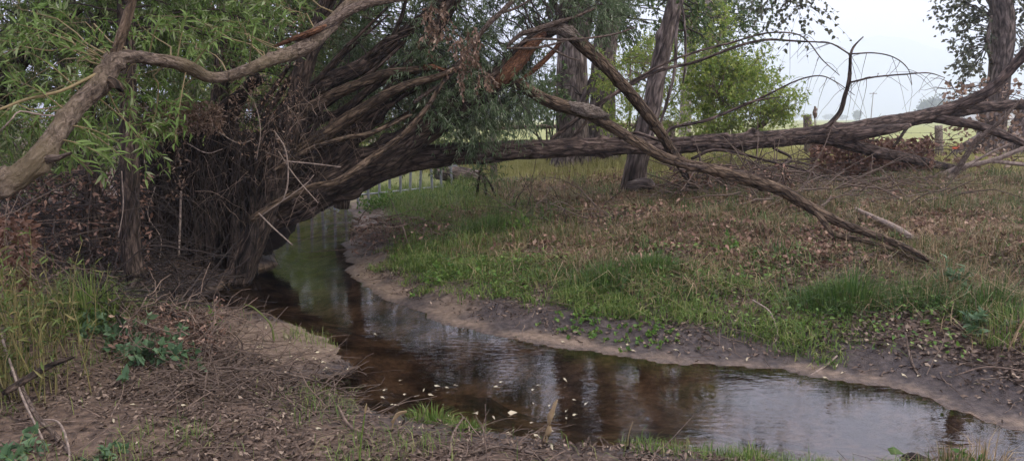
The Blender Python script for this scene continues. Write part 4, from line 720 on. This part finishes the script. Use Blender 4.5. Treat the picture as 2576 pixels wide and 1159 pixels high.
pole('tan dead branch propped diagonally at the right edge', [(2377, 472, 12.6, 7), (2417, 414, 12.5, 7), (2458, 353, 12.4, 6), (2508, 313, 12.3, 5), (2568, 252, 12.2, 3)], 'deadwood', S=10)
pole('forked bleached branch lying low at the right edge', [(2300, 462, 13.2, 5), (2357, 444, 13.1, 7), (2422, 419, 12.9, 7), (2493, 404, 12.7, 6), (2576, 373, 12.5, 5), (2660, 340, 12.3, 3)], 'twig_pale', S=10, extra=([(2493, 404, 12.7, 5), (2576, 413, 12.5, 5), (2650, 415, 12.4, 4)], [(2430, 416, 12.9, 4), (2500, 380, 12.8, 3), (2570, 350, 12.7, 2)]))
logs = [('grey weathered stick among litter below the brush pile', [(1850, 470, 5, .02), (1960, 468, 7, .03), (2060, 470, 7, .04), (2170, 476, 5, .03)], 'deadwood'),
 ('thick grey half-buried log right of the brush pile', [(2220, 470, 6, .0), (2290, 466, 9, .0), (2360, 470, 9, .0), (2420, 460, 5, .0)], 'deadwood'),
 ('long pale stick arching across the litter', [(1840, 440, 3.5, .12), (1960, 430, 4, .2), (2080, 450, 4, .15), (2200, 490, 3.5, .04), (2290, 515, 3, .02)], 'deadwood'),
 ('dark log in the litter under the broken branch', [(1790, 398, 9, .05), (1850, 410, 10, .05), (1930, 425, 9, .0), (1980, 432, 6, .0)], 'bark_fallen'),
 ('slim brown stick below the broken branch', [(1890, 560, 3, .03), (1980, 552, 4, .06), (2060, 535, 3.5, .1)], 'bark_mossy'),
 ('dark stick on the mud where the creek bends', [(880, 600, 5, .03), (950, 575, 5, .06), (1010, 578, 5, .05), (1080, 574, 5, .06)], 'bark_willow'),
 ('tan stick behind the sandy point', [(1060, 605, 4, .03), (1120, 600, 5, .04), (1170, 598, 4, .04)], 'deadwood'),
 ('bent thin twig standing on the right mud bank', [(1892, 790, 3, .12), (1935, 815, 3, .1), (1955, 850, 3, .02), (1940, 870, 2, .0)], 'twig_pale'),
 ('tan stick poking into the water from the right mud', [(2105, 905, 3, .03), (2080, 925, 4, .02), (2008, 966, 4, .0)], 'twig_pale'),
 ('pale stick sliding down the right mud bank', [(2275, 870, 3, .1), (2285, 900, 4, .05), (2300, 935, 4.5, .02), (2325, 960, 4, .0)], 'deadwood'),
 ('rusty twig on the far right mud', [(2400, 955, 2, .03), (2480, 945, 3, .06), (2576, 952, 3, .05)], 'twig_brown'),
 ('straight grey stick lying over the twig pile', [(545, 980, 4, .14), (680, 996, 5, .16), (800, 1005, 4, .12), (900, 1020, 3, .06)], 'deadwood'),
 ('curved stick at the bottom edge of the photo', [(1185, 1150, 6, .02), (1260, 1140, 7, .03), (1340, 1152, 6, .02), (1380, 1175, 5, .02)], 'deadwood'),
 ('thin twig crossing the bank below the seed head', [(1130, 1165, 3, .02), (1140, 1115, 4, .05), (1165, 1075, 3, .06)], 'twig_brown'),
 ('reddish curled twig on the near bank', [(850, 1040, 3, .05), (880, 1085, 5, .03), (930, 1105, 5, .02)], 'twig_brown'),
 ('pale thick stick crossing the lower left corner', [(40, 1020, 8, .2), (90, 1085, 9, .1), (140, 1120, 9, .05), (190, 1165, 8, .0)], 'deadwood'),
 ('dark broken branch at the left edge', [(20, 1060, 12, .15), (70, 1040, 13, .18), (130, 1010, 11, .2), (190, 990, 6, .22)], 'bark_willow'),
 ('slim pale stick in the lower left corner', [(0, 930, 4, .35), (30, 1000, 4, .25), (60, 1060, 4, .15), (110, 1130, 4, .05)], 'twig_pale'),
 ('curved pale stick beside the lower left sticks', [(90, 1080, 3, .05), (150, 1100, 4, .08), (175, 1150, 4, .04), (170, 1190, 3, .0)], 'twig_pale'),
 ('dark stick angled over the shaded debris by the water', [(300, 830, 6, .05), (315, 790, 7, .1), (345, 745, 7, .16)], 'bark_willow'),
 ('brown root curving through the left shade', [(210, 590, 6, .1), (250, 560, 7, .2), (275, 520, 6, .4)], 'bark_mossy')]
for lab, rows, mt in logs: rows = [(a_, b_, c_*.72, d_) for a_, b_, c_, d_ in rows]; glog('fallen_stick', lab, rows, mt, 10)
# brush pile on the right
def heap(name, label, cat, base, boxp, nst, nlf, lmat, smat, ll, lw, d, sr=.008, group=None, slen=(.3, 1.), kind='dead', lift=.06, up=.4):
    T = thing(name, label, cat, g1(*base), group); mb = MB()
    pick = lambda n_: P(rng.uniform(boxp[0], boxp[1], n_), rng.uniform(boxp[2], boxp[3], n_), rng.uniform(*d, n_)) if d else G(rng.uniform(boxp[0], boxp[1], n_), rng.uniform(boxp[2], boxp[3], n_)) + np.array([0, 0, 1.])*np.abs(rng.normal(0, lift, (n_, 1)))
    S0 = pick(nst); S0[:, 2] = np.maximum(S0[:, 2], gh(S0[:, 0], S0[:, 1]) + .02)
    D = rng.normal(size=(nst, 3))*np.array([1, .6, up]); C = spray_curves(S0, D, rng.uniform(*slen, nst), rng.uniform(-.1, .4, nst), 6); C[:, 1:] += np.cumsum(rng.normal(0, .02, C[:, 1:].shape), 1)
    C[..., 2] = np.maximum(C[..., 2], gh(C[..., 0], C[..., 1]) + .01); tubes(mb, C, np.broadcast_to(np.linspace(sr, sr*.4, 6), C.shape[:2])*rng.uniform(.4, 1.5, (nst, 1)), 4); mb.build('sticks', M[smat], T, kind='stuff')
    if nlf:
        mb = MB(); p_ = pick(nlf); p_[:, 2] = np.maximum(p_[:, 2], gh(p_[:, 0], p_[:, 1]) + .01)
        leaves(mb, p_, rng.normal(size=(nlf, 3)) - np.array([0, 0, .3]), rng.normal(size=(nlf, 3)), ll*rng.uniform(.6, 1.3, nlf), lw, kind); mb.build('leaves', M[lmat], T, kind='stuff')
    return T
heap('brush_pile', 'heap of brown dead leafy brush under the fallen tree fork', 'brush pile', (2200, 440), (2040, 2350, 350, 440), 220, 2200, 'leaf_rust', 'bark_fallen', .10, .07, (13.2, 15))
heap('brush_pile', 'tangle of dead twigs where the snapped branch touches the ground', 'brush pile', (1790, 495), (1690, 1990, 415, 505), 480, 700, 'litter_red', 'deadwood', .07, .04, (10.8, 12.6), .010)
heap('brush_pile', 'grey dead twigs littering the bank below the brush heap', 'twig pile', (2100, 480), (1850, 2380, 430, 530), 420, 500, 'litter_red', 'deadwood', .06, .035, None, .010, slen=(.3, 1.4), lift=.12)
heap('brush_pile', 'flattened dead twigs uphill of the bright grass strip', 'twig pile', (1400, 545), (1270, 1560, 480, 580), 260, 300, 'litter_red', 'deadwood', .06, .035, None, .008, slen=(.2, .9))
heap('brush_pile', 'brown leafy deadwood at the foot of the right tree', 'brush pile', (2440, 430), (2370, 2570, 200, 420), 130, 380, 'leaf_dead', 'bark_fallen', .11, .08, (14.2, 16.5), .008)
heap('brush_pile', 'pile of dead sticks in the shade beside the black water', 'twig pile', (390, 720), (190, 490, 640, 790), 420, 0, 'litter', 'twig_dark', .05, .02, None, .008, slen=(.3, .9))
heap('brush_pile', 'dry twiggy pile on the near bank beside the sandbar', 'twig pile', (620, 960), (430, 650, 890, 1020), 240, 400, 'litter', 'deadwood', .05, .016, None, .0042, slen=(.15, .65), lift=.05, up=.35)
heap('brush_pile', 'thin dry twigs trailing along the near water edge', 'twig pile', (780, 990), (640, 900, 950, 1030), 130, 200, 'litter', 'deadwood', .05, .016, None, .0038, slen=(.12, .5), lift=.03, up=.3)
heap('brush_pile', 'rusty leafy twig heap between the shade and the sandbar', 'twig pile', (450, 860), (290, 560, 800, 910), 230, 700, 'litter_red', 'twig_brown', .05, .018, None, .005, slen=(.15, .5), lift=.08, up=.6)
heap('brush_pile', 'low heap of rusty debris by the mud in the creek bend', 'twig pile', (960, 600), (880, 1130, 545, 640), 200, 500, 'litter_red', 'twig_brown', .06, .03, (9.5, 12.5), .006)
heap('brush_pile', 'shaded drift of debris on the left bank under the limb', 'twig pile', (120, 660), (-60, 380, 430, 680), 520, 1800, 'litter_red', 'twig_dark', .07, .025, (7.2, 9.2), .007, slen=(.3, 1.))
heap('brush_pile', 'rusty dead foliage at the left edge under the limb', 'dead leaves', (20, 720), (-40, 90, 540, 720), 60, 500, 'leaf_rust', 'twig_brown', .07, .025, (4.8, 5.6), .004)
# ------------------------------------------------------------------ grass, litter, plants
def scatter(n, xr, yr, dens=None):
    """random ground points inside a patch of the plan; dens(x, y, dF, dN, inside) keeps a share"""
    x, y = rng.uniform(*xr, n), rng.uniform(*yr, n); a, b_ = gi(gF, x, y), gi(gN, x, y); ins = gi(gI.astype(float), x, y) > .3
    w = dens(x, y, a, b_, ins); k = rng.random(n) < w; k &= np.abs(x) < .74*y + 2.4
    return np.column_stack([x, y, gh(x, y)])[k], a[k], b_[k]
def blades(mb, base, hgt, wid, lean=.5, az=None):
    n = len(base); az = rng.uniform(0, 2*math.pi, n) if az is None else az; ln = np.abs(rng.normal(0, lean, n)); dirh = np.column_stack([np.cos(az), np.sin(az), 0*az]); side = np.column_stack([-np.sin(az), np.cos(az), 0*az])
    tw = rng.uniform(-1, 1, (n, 1)); side = nrm(side + tw*dirh*.6); h_ = hgt[:, None]; w = wid[:, None]*np.ones((n, 1)); ln = ln[:, None]
    p1 = base + dirh*ln*h_*.25 + np.array([0, 0, .55])*h_; p2 = base + dirh*ln*h_*.9 + np.array([0, 0, 1.])*h_*np.clip(1 - .35*ln, .3, 1)
    V = np.stack([base - side*w*.5, base + side*w*.5, p1 + side*w*.42, p1 - side*w*.42, p2], 1).reshape(-1, 3); k = (np.arange(n)*5)[:, None]
    mb.add(V, [np.array([[0, 1, 2, 3]]) + k, np.array([[3, 2, 4]]) + k])
def flat_leaves(mb, pt, L_, Wd, kind='dead', tilt=.35, lift=.006):
    n = len(pt); d = np.column_stack([rng.normal(size=(n, 2)), rng.normal(0, tilt, n)*.7]); up = np.column_stack([rng.normal(0, tilt, (n, 2)), np.ones(n)]); p_ = pt + np.array([0, 0, lift]) + rng.uniform(0, .012, (n, 1))*np.array([0, 0, 1.]); leaves(mb, p_, d, up, L_*rng.uniform(.55, 1.35, n), Wd*rng.uniform(.7, 1.3, n), kind)
far_ = lambda a, b_: a < b_
# bright short grass along the mud
mb = MB()
g, a, b_ = scatter(190000, (-2, 4.6), (4.5, 10), lambda x, y, a, b_, i: np.where(far_(a, b_) & ~i, smooth(.36, .6, a + .9*(n2(x, y, 2.6, 51) - .5))*smooth(2.2, 1.2, a + .7*(n2(x, y, 1.2, 57) - .5))*smooth(3.2, 2.0, x)*(.3 + .7*smooth(.36, .52, n2(x, y, 3., 59))), 0))
blades(mb, g, rng.uniform(.03, .15, len(g))*(.25 + 1.5*n2(g[:, 0], g[:, 1], 3.1, 77)**1.5), rng.uniform(.004, .012, len(g)), 1.3)
tag(mb.build('short_grass', M['grass']), 'short bright green grass along the right mud bank', 'grass', kind='stuff')
# lush upstream bank
mb = MB()
g, a, b_ = scatter(80000, (-4.6, 1.6), (9, 18), lambda x, y, a, b_, i: np.where(far_(a, b_) & ~i, smooth(.5, .9, a)*smooth(3.4, 1.6, a + 1.4*(n2(x, y, .9, 61) - .5))*smooth(.9, -1.2, x + 1.6*(n2(x, y, .8, 66) - .5))*(.08 + .92*smooth(.40, .58, n2(x, y, 1.8, 63))), 0))
blades(mb, g, rng.uniform(.08, .34, len(g))*(.5 + n2(g[:, 0], g[:, 1], 2.5, 65)), rng.uniform(.004, .011, len(g)), 1.)
tag(mb.build('tall_grass', M['grass']), 'lush tall green grass on the bank in front of the flood gate', 'grass', kind='stuff')
# mixed grass on the right bank
mb = MB()
g, a, b_ = scatter(420000, (-2.5, 11), (6, 17), lambda x, y, a, b_, i: np.where(far_(a, b_) & ~i, smooth(.9, 1.5, a)*(.06 + .94*smooth(.44, .60, n2(x, y, 1.4, 71)))*smooth(16, 12, y)*.5, 0))
blades(mb, g, rng.uniform(.05, .30, len(g))*(.2 + 1.6*n2(g[:, 0], g[:, 1], 2.7, 78)**1.5), rng.uniform(.003, .010, len(g)), 1.8)
tag(mb.build('mixed_grass', M['grass_mixed']), 'patchy green and dry grass over the right bank', 'grass', kind='stuff')
mb = MB()
g, a, b_ = scatter(120000, (-2.5, 11), (5.5, 16), lambda x, y, a, b_, i: np.where(far_(a, b_) & ~i, smooth(.7, 1.2, a)*(.05 + .95*smooth(.46, .6, n2(x, y, 1.5, 83)))*.6, 0))
blades(mb, g, rng.uniform(.05, .32, len(g))*(.2 + 1.6*n2(g[:, 0], g[:, 1], 2.3, 79)**1.5), rng.uniform(.004, .011, len(g)), 1.4)
tag(mb.build('green_grass', M['grass_dark']), 'darker green grass patches on the right bank', 'grass', kind='stuff')
mb = MB()
g, a, b_ = scatter(160000, (-6, 16), (13, 30), lambda x, y, a, b_, i: np.where(far_(a, b_) & ~i, smooth(13.5, 17, y)*smooth(30, 20, y)*smooth(3, 5, a), 0))
blades(mb, g, rng.uniform(.10, .38, len(g)), np.full(len(g), .012), .6)
tag(mb.build('field_grass', M['grass_field']), 'tall pale yellow grass at the edge of the field', 'grass', kind='stuff')
mb = MB()
g, a, b_ = scatter(90000, (-2.5, 11), (5, 15), lambda x, y, a, b_, i: np.where(far_(a, b_) & ~i, smooth(.7, 1.4, a)*(.25 + .75*smooth(.42, .58, n2(x, y, 1.7, 119)))*.8, 0))
blades(mb, g, rng.uniform(.06, .26, len(g)), rng.uniform(.003, .007, len(g)), 2.4)
tag(mb.build('dry_grass', M['grass_dry']), 'straw-coloured dry grass lying over the right bank', 'grass', kind='stuff')
mb = MB()
g, a, b_ = scatter(90000, (-4.5, 9), (5, 15), lambda x, y, a, b_, i: np.where(far_(a, b_) & ~i, smooth(.4, .8, a)*(.06 + .94*smooth(.5, .62, n2(x, y, 1.9, 131)))*smooth(15, 11, y)*smooth(5, 1.5, a - .3*smooth(0, -3, x)*4)*.65, 0))
n = len(g); leaves(mb, g + np.column_stack([np.zeros((n, 2)), rng.uniform(.01, .11, n)]), np.column_stack([rng.normal(size=(n, 2)), rng.normal(0, .35, n)]), np.column_stack([rng.normal(0, .4, (n, 2)), np.ones(n)]), rng.uniform(.02, .055, n), rng.uniform(.014, .03, n), 'broad')
tag(mb.build('ground_weeds', M['weed']), 'low broad-leaved weeds mixed into the right bank grass', 'weeds', kind='stuff')
# near bank sparse grass and left
mb = MB()
g, a, b_ = scatter(36000, (-6, 2.2), (2.8, 6.5), lambda x, y, a, b_, i: np.where(~far_(a, b_) & ~i, smooth(.56, .68, n2(x, y, 1.7, 91))*.5 + .02, 0))
blades(mb, g, rng.uniform(.04, .15, len(g)), np.full(len(g), .004), 1.)
g, a, b_ = scatter(14000, (.6, 4), (3., 4.6), lambda x, y, a, b_, i: np.where(~far_(a, b_) & ~i, smooth(.5, .05, b_), 0)); blades(mb, g, rng.uniform(.03, .1, len(g)), np.full(len(g), .004), .8)
tag(mb.build('bank_grass', M['grass']), 'thin scattered grass on the near bank', 'grass', kind='stuff')
# litter
mb = MB()
g, a, b_ = scatter(140000, (-8, 5), (2.6, 9), lambda x, y, a, b_, i: np.where(~far_(a, b_) & ~i, smooth(.0, .25, b_)*(.25 + .75*smooth(.38, .58, n2(x, y, 2.2, 19)))*.85*(1 - gi(gB, x, y)), 0)); flat_leaves(mb, g, .04, .0115, tilt=.55)
g, a, b_ = scatter(9000, (-5, 6), (3.2, 10), lambda x, y, a, b_, i: np.where(~i, .10*(1 - .8*gi(gB, x, y)), 0)); flat_leaves(mb, g, .05, .013)
g, a, b_ = scatter(66000, (0, 9), (4.2, 9.5), lambda x, y, a, b_, i: np.where(far_(a, b_) & ~i, smooth(.35, .7, a)*(.25 + .75*smooth(.3, 3, x + .4*(n2(x, y, 1, 5) - .5)*4))*.6, 0)); flat_leaves(mb, g, .055, .02)
tag(mb.build('leaf_litter', M['litter']), 'dry grey-brown leaf litter on both banks', 'leaf litter', kind='stuff')
mb = MB()
g, a, b_ = scatter(150000, (-4, 12), (7, 18), lambda x, y, a, b_, i: np.where(far_(a, b_) & ~i, smooth(1.2, 2.2, a)*(.16 + .84*smooth(.44, .58, n2(x, y, 1.2, 103)))*smooth(18, 13, y)*.7, 0)); flat_leaves(mb, g + np.abs(rng.normal(0, .035, (len(g), 1)))*np.array([0, 0, 1.]), .065, .04, tilt=.7)
tag(mb.build('leaf_litter', M['litter_red']), 'reddish-brown leaf litter higher up the right bank', 'leaf litter', kind='stuff')
mb = MB()
g, a, b_ = scatter(40000, (-3, 6), (4.2, 12), lambda x, y, a, b_, i: np.where(far_(a, b_) & ~i, smooth(.12, .4, a + .3*(n2(x, y, 2.4, 141) - .5))*smooth(.95, .55, a)*(.1 + .9*smooth(.45, .6, n2(x, y, 2.9, 143)))*.9, 0)); flat_leaves(mb, g, .04, .018, tilt=.6)
g, a, b_ = scatter(2500, (-3, 6), (4.2, 12), lambda x, y, a, b_, i: np.where(far_(a, b_) & ~i, smooth(.1, .3, a)*smooth(1., .5, a)*.8, 0)); n = len(g); D = np.column_stack([rng.normal(size=(n, 2)), rng.normal(0, .15, n)])
C = spray_curves(g + np.array([0, 0, .01]), D, rng.uniform(.08, .45, n), rng.uniform(-.1, .15, n)); C[:, 1:] += np.cumsum(rng.normal(0, .012, C[:, 1:].shape), 1); C[..., 2] = np.maximum(C[..., 2], gh(C[..., 0], C[..., 1]) + .003); tubes(mb, C, np.broadcast_to(np.linspace(.004, .0015, 5), C.shape[:2])*rng.uniform(.5, 1.5, (n, 1)), 3)
tag(mb.build('mud_debris', M['litter']), 'dead leaves and twigs washed along the top of the far mud strip', 'debris', kind='stuff')
# small twigs
mb = MB()
g, a, b_ = scatter(34000, (-6, 9), (3.2, 13), lambda x, y, a, b_, i: np.where(~i, np.where(far_(a, b_), smooth(.5, 1.4, a)*.8, smooth(0, .3, b_)*(.15 + .7*smooth(.42, .6, n2(x, y, 1.9, 151)))), 0)); n = len(g); D = np.column_stack([rng.normal(size=(n, 2)), rng.normal(0, .18, n)])
C = spray_curves(g + np.array([0, 0, .012]), D, rng.uniform(.06, .38, n), rng.uniform(-.1, .15, n)); C[:, 1:] += np.cumsum(rng.normal(0, .008, C[:, 1:].shape), 1); C[..., 2] = np.maximum(C[..., 2], gh(C[..., 0], C[..., 1]) + .003)
tubes(mb, C, np.broadcast_to(np.linspace(.0032, .0015, 5), C.shape[:2])*rng.uniform(.6, 1.5, (n, 1)), 3); tag(mb.build('fallen_twigs', M['twig_brown']), 'countless thin brown twigs strewn over the banks', 'twigs', kind='stuff')
# tussocks (each its own thing)
def tussock(label, x, y, rad, h, n, mat, lean=.6, w=.007):
    b = g1(x, y); T = thing('grass_tussock', label, 'grass tuft', b, 'grass tussocks'); a_ = rng.uniform(0, 2*math.pi, n); r_ = rad*np.sqrt(rng.random(n)); q = np.column_stack([b[0] + r_*np.cos(a_), b[1] + r_*np.sin(a_)*.8, 0*a_]); q[:, 2] = gh(q[:, 0], q[:, 1]) - .01
    mb = MB(); rn = r_/rad; blades(mb, q, h*rng.uniform(.35, 1.2, n)*(1.1 - .5*rn), rng.uniform(.5, 1.2, n)*w, .25 + lean*rn*1.6, az=a_ + rng.normal(0, .5, n)); mb.build('blades', M[mat], T, kind='stuff')
for a_ in (('tall dark green tussock below the end of the broken branch', 2140, 765, .30, .38, 800, 'grass_dark'), ('dark tussock just right of the tallest one', 2290, 765, .28, .30, 500, 'grass_dark'), ('green tussock near the right edge of the bank', 2480, 790, .40, .30, 700, 'grass_dark'), ('dark tuft of grass left of the tall tussock', 2060, 775, .24, .28, 600, 'grass_dark'),
           ('dark clump of grass in the middle of the right bank', 1520, 715, .28, .25, 900, 'grass_dark'), ('bluish clump of grass uphill of the bright strip', 1640, 680, .3, .24, 900, 'grass_dark'), ('green clump near the creek bend', 1240, 590, .5, .34, 1400, 'grass_dark'), ('small bright tuft on the near bank at the water edge', 1085, 1060, .15, .15, 260, 'grass'),
           ('bright tuft spilling over the near edge', 1180, 1085, .10, .1, 200, 'grass'), ('grass tuft on the bottom edge below the sky reflection', 1890, 1158, .12, .14, 140, 'grass'), ('grass tuft in the bottom right corner', 2400, 1190, .2, .2, 200, 'grass_mixed'), ('dry straw tuft in the bottom right corner', 2480, 1185, .14, .26, 90, 'grass_dry'), ('green tuft hanging by the left debris', 225, 800, .25, .4, 500, 'grass'),
           ('olive grass clump on the upper right bank', 2330, 640, .4, .22, 900, 'grass_mixed'), ('green grass clump in the far right grass', 2560, 840, .34, .28, 450, 'grass')): tussock(*a_)
# leafy plants
def plant(label, x, y, rad, h, nst, nl, ll, lw, mat, stem_mat='stem_green', kind='willow_fine', lean=.25, name='leafy_plant', group='leafy plants on the banks', tr=.003, hang=.1, spread=.9):
    b = g1(x, y); T = thing(name, label, 'plant', b, group); q = np.column_stack([b[0] + rng.normal(0, rad*.5, nst), b[1] + rng.normal(0, rad*.5, nst), np.zeros(nst)]); q[:, 2] = gh(q[:, 0], q[:, 1])
    mb, mt = MB(), MB(); D = rng.normal(0, lean, (nst, 3)); D[:, 2] = 1; sprays(mb, mt, q, D, h*rng.uniform(.55, 1.2, nst), .15, nl, ll, lw, kind, tr=tr, hang=hang, spread=spread); mt.build('stems', M[stem_mat], T, kind='stuff'); mb.build('leaves', M[mat], T, kind='stuff')
plant('tall clump of yellow-green willow shoots at the left edge', 45, 985, .27, .95, 60, 15, .065, .012, 'shoot', tr=.0045, lean=.12, spread=.8)
plant('second stand of green shoots behind the left clump', 120, 860, .26, .6, 36, 12, .06, .012, 'shoot', tr=.004, lean=.18, spread=.8)
plant('pale blue-green nettle patch beside the twig pile', 370, 905, .3, .18, 46, 9, .065, .036, 'nettle', kind='broad', lean=.5)
plant('low nettle sprig nearer the shoots', 270, 850, .16, .16, 20, 8, .06, .034, 'nettle', kind='broad', lean=.5)
plant('small leafy weed in the bottom left corner', 45, 1150, .1, .1, 10, 7, .05, .03, 'nettle', kind='broad', lean=.6)
plant('tiny green weed at the bottom edge', 255, 1150, .08, .06, 8, 6, .045, .025, 'nettle', kind='broad', lean=.6)
plant('grey-green leafy weed in front of the right tussocks', 2440, 830, .12, .16, 14, 8, .07, .035, 'nettle', kind='broad', lean=.5)
plant('grey-green weed among the tall tussocks', 2410, 740, .14, .24, 14, 8, .07, .035, 'nettle', kind='broad', lean=.4)
plant('bright weed patch under the creek bend grass', 1080, 545, .5, .22, 60, 8, .07, .04, 'weed', kind='broad', lean=.5)
plant('lush green weeds beside the flood gate', 960, 525, .6, .32, 70, 9, .07, .035, 'weed', kind='broad', lean=.4)
plant('clover-like ground plants at the mud edge', 1480, 815, .3, .06, 60, 6, .03, .028, 'weed', kind='broad', lean=1.)
plant('low clover along the mud, farther right', 1640, 835, .3, .06, 60, 6, .03, .028, 'weed', kind='broad', lean=1.)
plant('low leafy cover near the sandy point', 1140, 690, .4, .12, 60, 7, .05, .03, 'weed', kind='broad', lean=.8)
plant('green weed on the slope below the broken branch', 1830, 640, .15, .22, 14, 8, .06, .03, 'weed', kind='broad', lean=.4)
plant('dark leafy weed in the middle of the bank', 1330, 600, .2, .25, 20, 8, .07, .03, 'weed', kind='broad', lean=.4)
plant('leafy weed in the bottom right corner', 2430, 1175, .08, .12, 8, 7, .05, .03, 'weed', kind='broad', lean=.6)
plant('small green sprig on the twig pile', 530, 830, .05, .2, 5, 8, .05, .014, 'weed', lean=.3)
# seed-head stalks
def stalk(label, rows, head=None, mat='grass_dry'):
    g = g1(rows[0][0], rows[0][1]); d = g[1]; q = [(*P(x, y, d), r_/F*d) for x, y, r_ in rows]; T = thing('grass_stalk', label, 'grass stalk', g, 'tall single grass stalks'); stem(T, 'stalk', WR(q), M[mat], S=6, step=.02)
    if head:
        q = [(*P(x, y, d), r_/F*d) for x, y, r_ in head]; stem(LASTO, 'seed_head', WR(q), M['grass_dry'], S=10, step=.006, amp=.9)
stalk('tall straw seed head standing before the dark water', [(1362, 1120, 2), (1375, 1085, 2), (1385, 1050, 2), (1398, 1012, 1.5)], [(1381, 1066, 3), (1386, 1045, 7), (1394, 1022, 6), (1402, 1005, 2)])
stalk('short straw seed head beside the taller one', [(1370, 1120, 2), (1376, 1100, 2), (1382, 1078, 1.5)], [(1376, 1095, 3), (1381, 1083, 6), (1385, 1070, 2)])
stalk('bent fluffy seed head by the bright tuft', [(985, 1090, 2), (990, 1060, 2), (1005, 1040, 1.5)], [(985, 1062, 3), (1000, 1042, 5), (1022, 1034, 3)])
stalk('single green grass stem at the bottom edge', [(903, 1175, 3), (908, 1110, 2.5), (915, 1060, 2), (921, 1018, 1.5)], [(918, 1040, 2), (920, 1025, 3.2), (922, 1014, 1)], 'grass')
stalk('thin reddish stem near the water edge', [(1578, 1125, 1.5), (1582, 1090, 1.5), (1592, 1060, 1)])
stalk('leaning yellow straw at the right edge', [(2530, 900, 2), (2550, 850, 2), (2576, 805, 2)], None)
stalk('yellow bent stem on the near sandbar', [(690, 862, 3), (680, 815, 2.5), (640, 775, 2), (615, 765, 1.5)], None, 'shoot')
# ---- fallen leaves one can pick out
lv = MB(); leaves(lv, np.zeros((1, 3)), np.array([[1., 0, 0]]), np.array([[0, 0, 1.]]), 1., .3, 'dead'); fl_me = mesh('fallen_leaf', lv.v[0], [np.vstack(lv.f[3])], M['leaf_pale']); fl2 = fl_me.copy(); fl2.materials.clear(); fl2.materials.append(M['litter'])
def drop(p_, label, group, Lf, me=fl_me, w=1.):
    o_ = obj('fallen_leaf', me); o_.location = p_; o_.rotation_euler = (rng.normal()*.15, rng.normal()*.15, rng.uniform(0, 6.28)); o_.scale = (Lf, Lf*w, Lf*.8); tag(o_, label, 'leaf', group)
for x, y, l, w, lab in ((1195, 1037, .07, 2, 'broad pale leaf lying on the small sand spit'), (1302, 1037, .065, 2, 'broad pale leaf floating just left of the seed head'), (1292, 847, .05, 1.6, 'yellow leaf at the far water line'), (932, 745, .05, 1.4, 'yellow leaf on the tip of the sandy point'), (1240, 972, .06, 1.4, 'pale leaf floating above the sand spit'), (940, 838, .05, 1., 'leaf caught at the waterline of the bend')):
    q = PZ(x, y, .006); drop(q, lab, None, l, w=w)
def dropn(n, xr, yr, lab, grp, me=fl_me, lr=(.035, .06), onw=False):
    for x, y in zip(rng.uniform(*xr, n), rng.uniform(*yr, n)):
        q = g1(x, y); q[2] = gh(q[0], q[1])
        if q[2] < 0:
            if not onw: continue
            q = PZ(x, y, .004)
        drop(q + np.array([0, 0, .008]), lab, grp, rng.uniform(*lr), me)
dropn(60, (1300, 2500), (830, 1000), 'narrow pale yellow willow leaf dropped on the far mud strip', 'pale leaves on the far mud')
dropn(45, (250, 1500), (1000, 1150), 'pale narrow leaf on the brown litter of the near bank', 'pale leaves on the near bank')
dropn(30, (640, 890), (800, 940), 'small pale leaf on the near sandbar', 'pale leaves on the sandbar')
dropn(40, (900, 1500), (960, 1100), 'small pale leaf floating on the shallow water', 'floating leaves', lr=(.03, .045), onw=True)
dropn(60, (1900, 2560), (840, 960), 'curled brown leaf on the dark mud at right', 'brown leaves on the right mud', fl2, (.05, .09))
# dark chunk at the bottom right
T = thing('rotten_chunk', 'dark rotten wood chunk with a drooping leaf at the bottom edge', 'wood', g1(2292, 1168)); stem(T, 'chunk', [(2258, 1168, 3.95, 6), (2280, 1156, 3.97, 11), (2305, 1152, 3.9, 12), (2332, 1162, 3.95, 7)], M['soil'], S=14, step=.012, amp=.9, jag=2, gnarl=.8)
mb = MB(); leaves(mb, P(np.array([2275.]), np.array([1142.]), np.array([3.95])), np.array([[-1, .1, .1]]), np.array([[.1, -.5, 1.]]), .1, .045, 'dead'); mb.build('leaf', M['grass_dark'], T)
# ------------------------------------------------------------------ smoke haze
m, t, o = newmat('haze'); pv = N(t, 'ShaderNodeVolumePrincipled'); pv.inputs['Color'].default_value = (.80, .885, 1., 1); pv.inputs['Density'].default_value = .001; pv.inputs['Anisotropy'].default_value = .2; t.links.new(pv.outputs[0], o.inputs['Volume'])
mb = MB(); box(mb, (0, 2250, 180), (9800, 5500, 366)); tag(mb.build('haze', m), 'pale blue wildfire smoke haze over the valley', 'haze', kind='stuff')
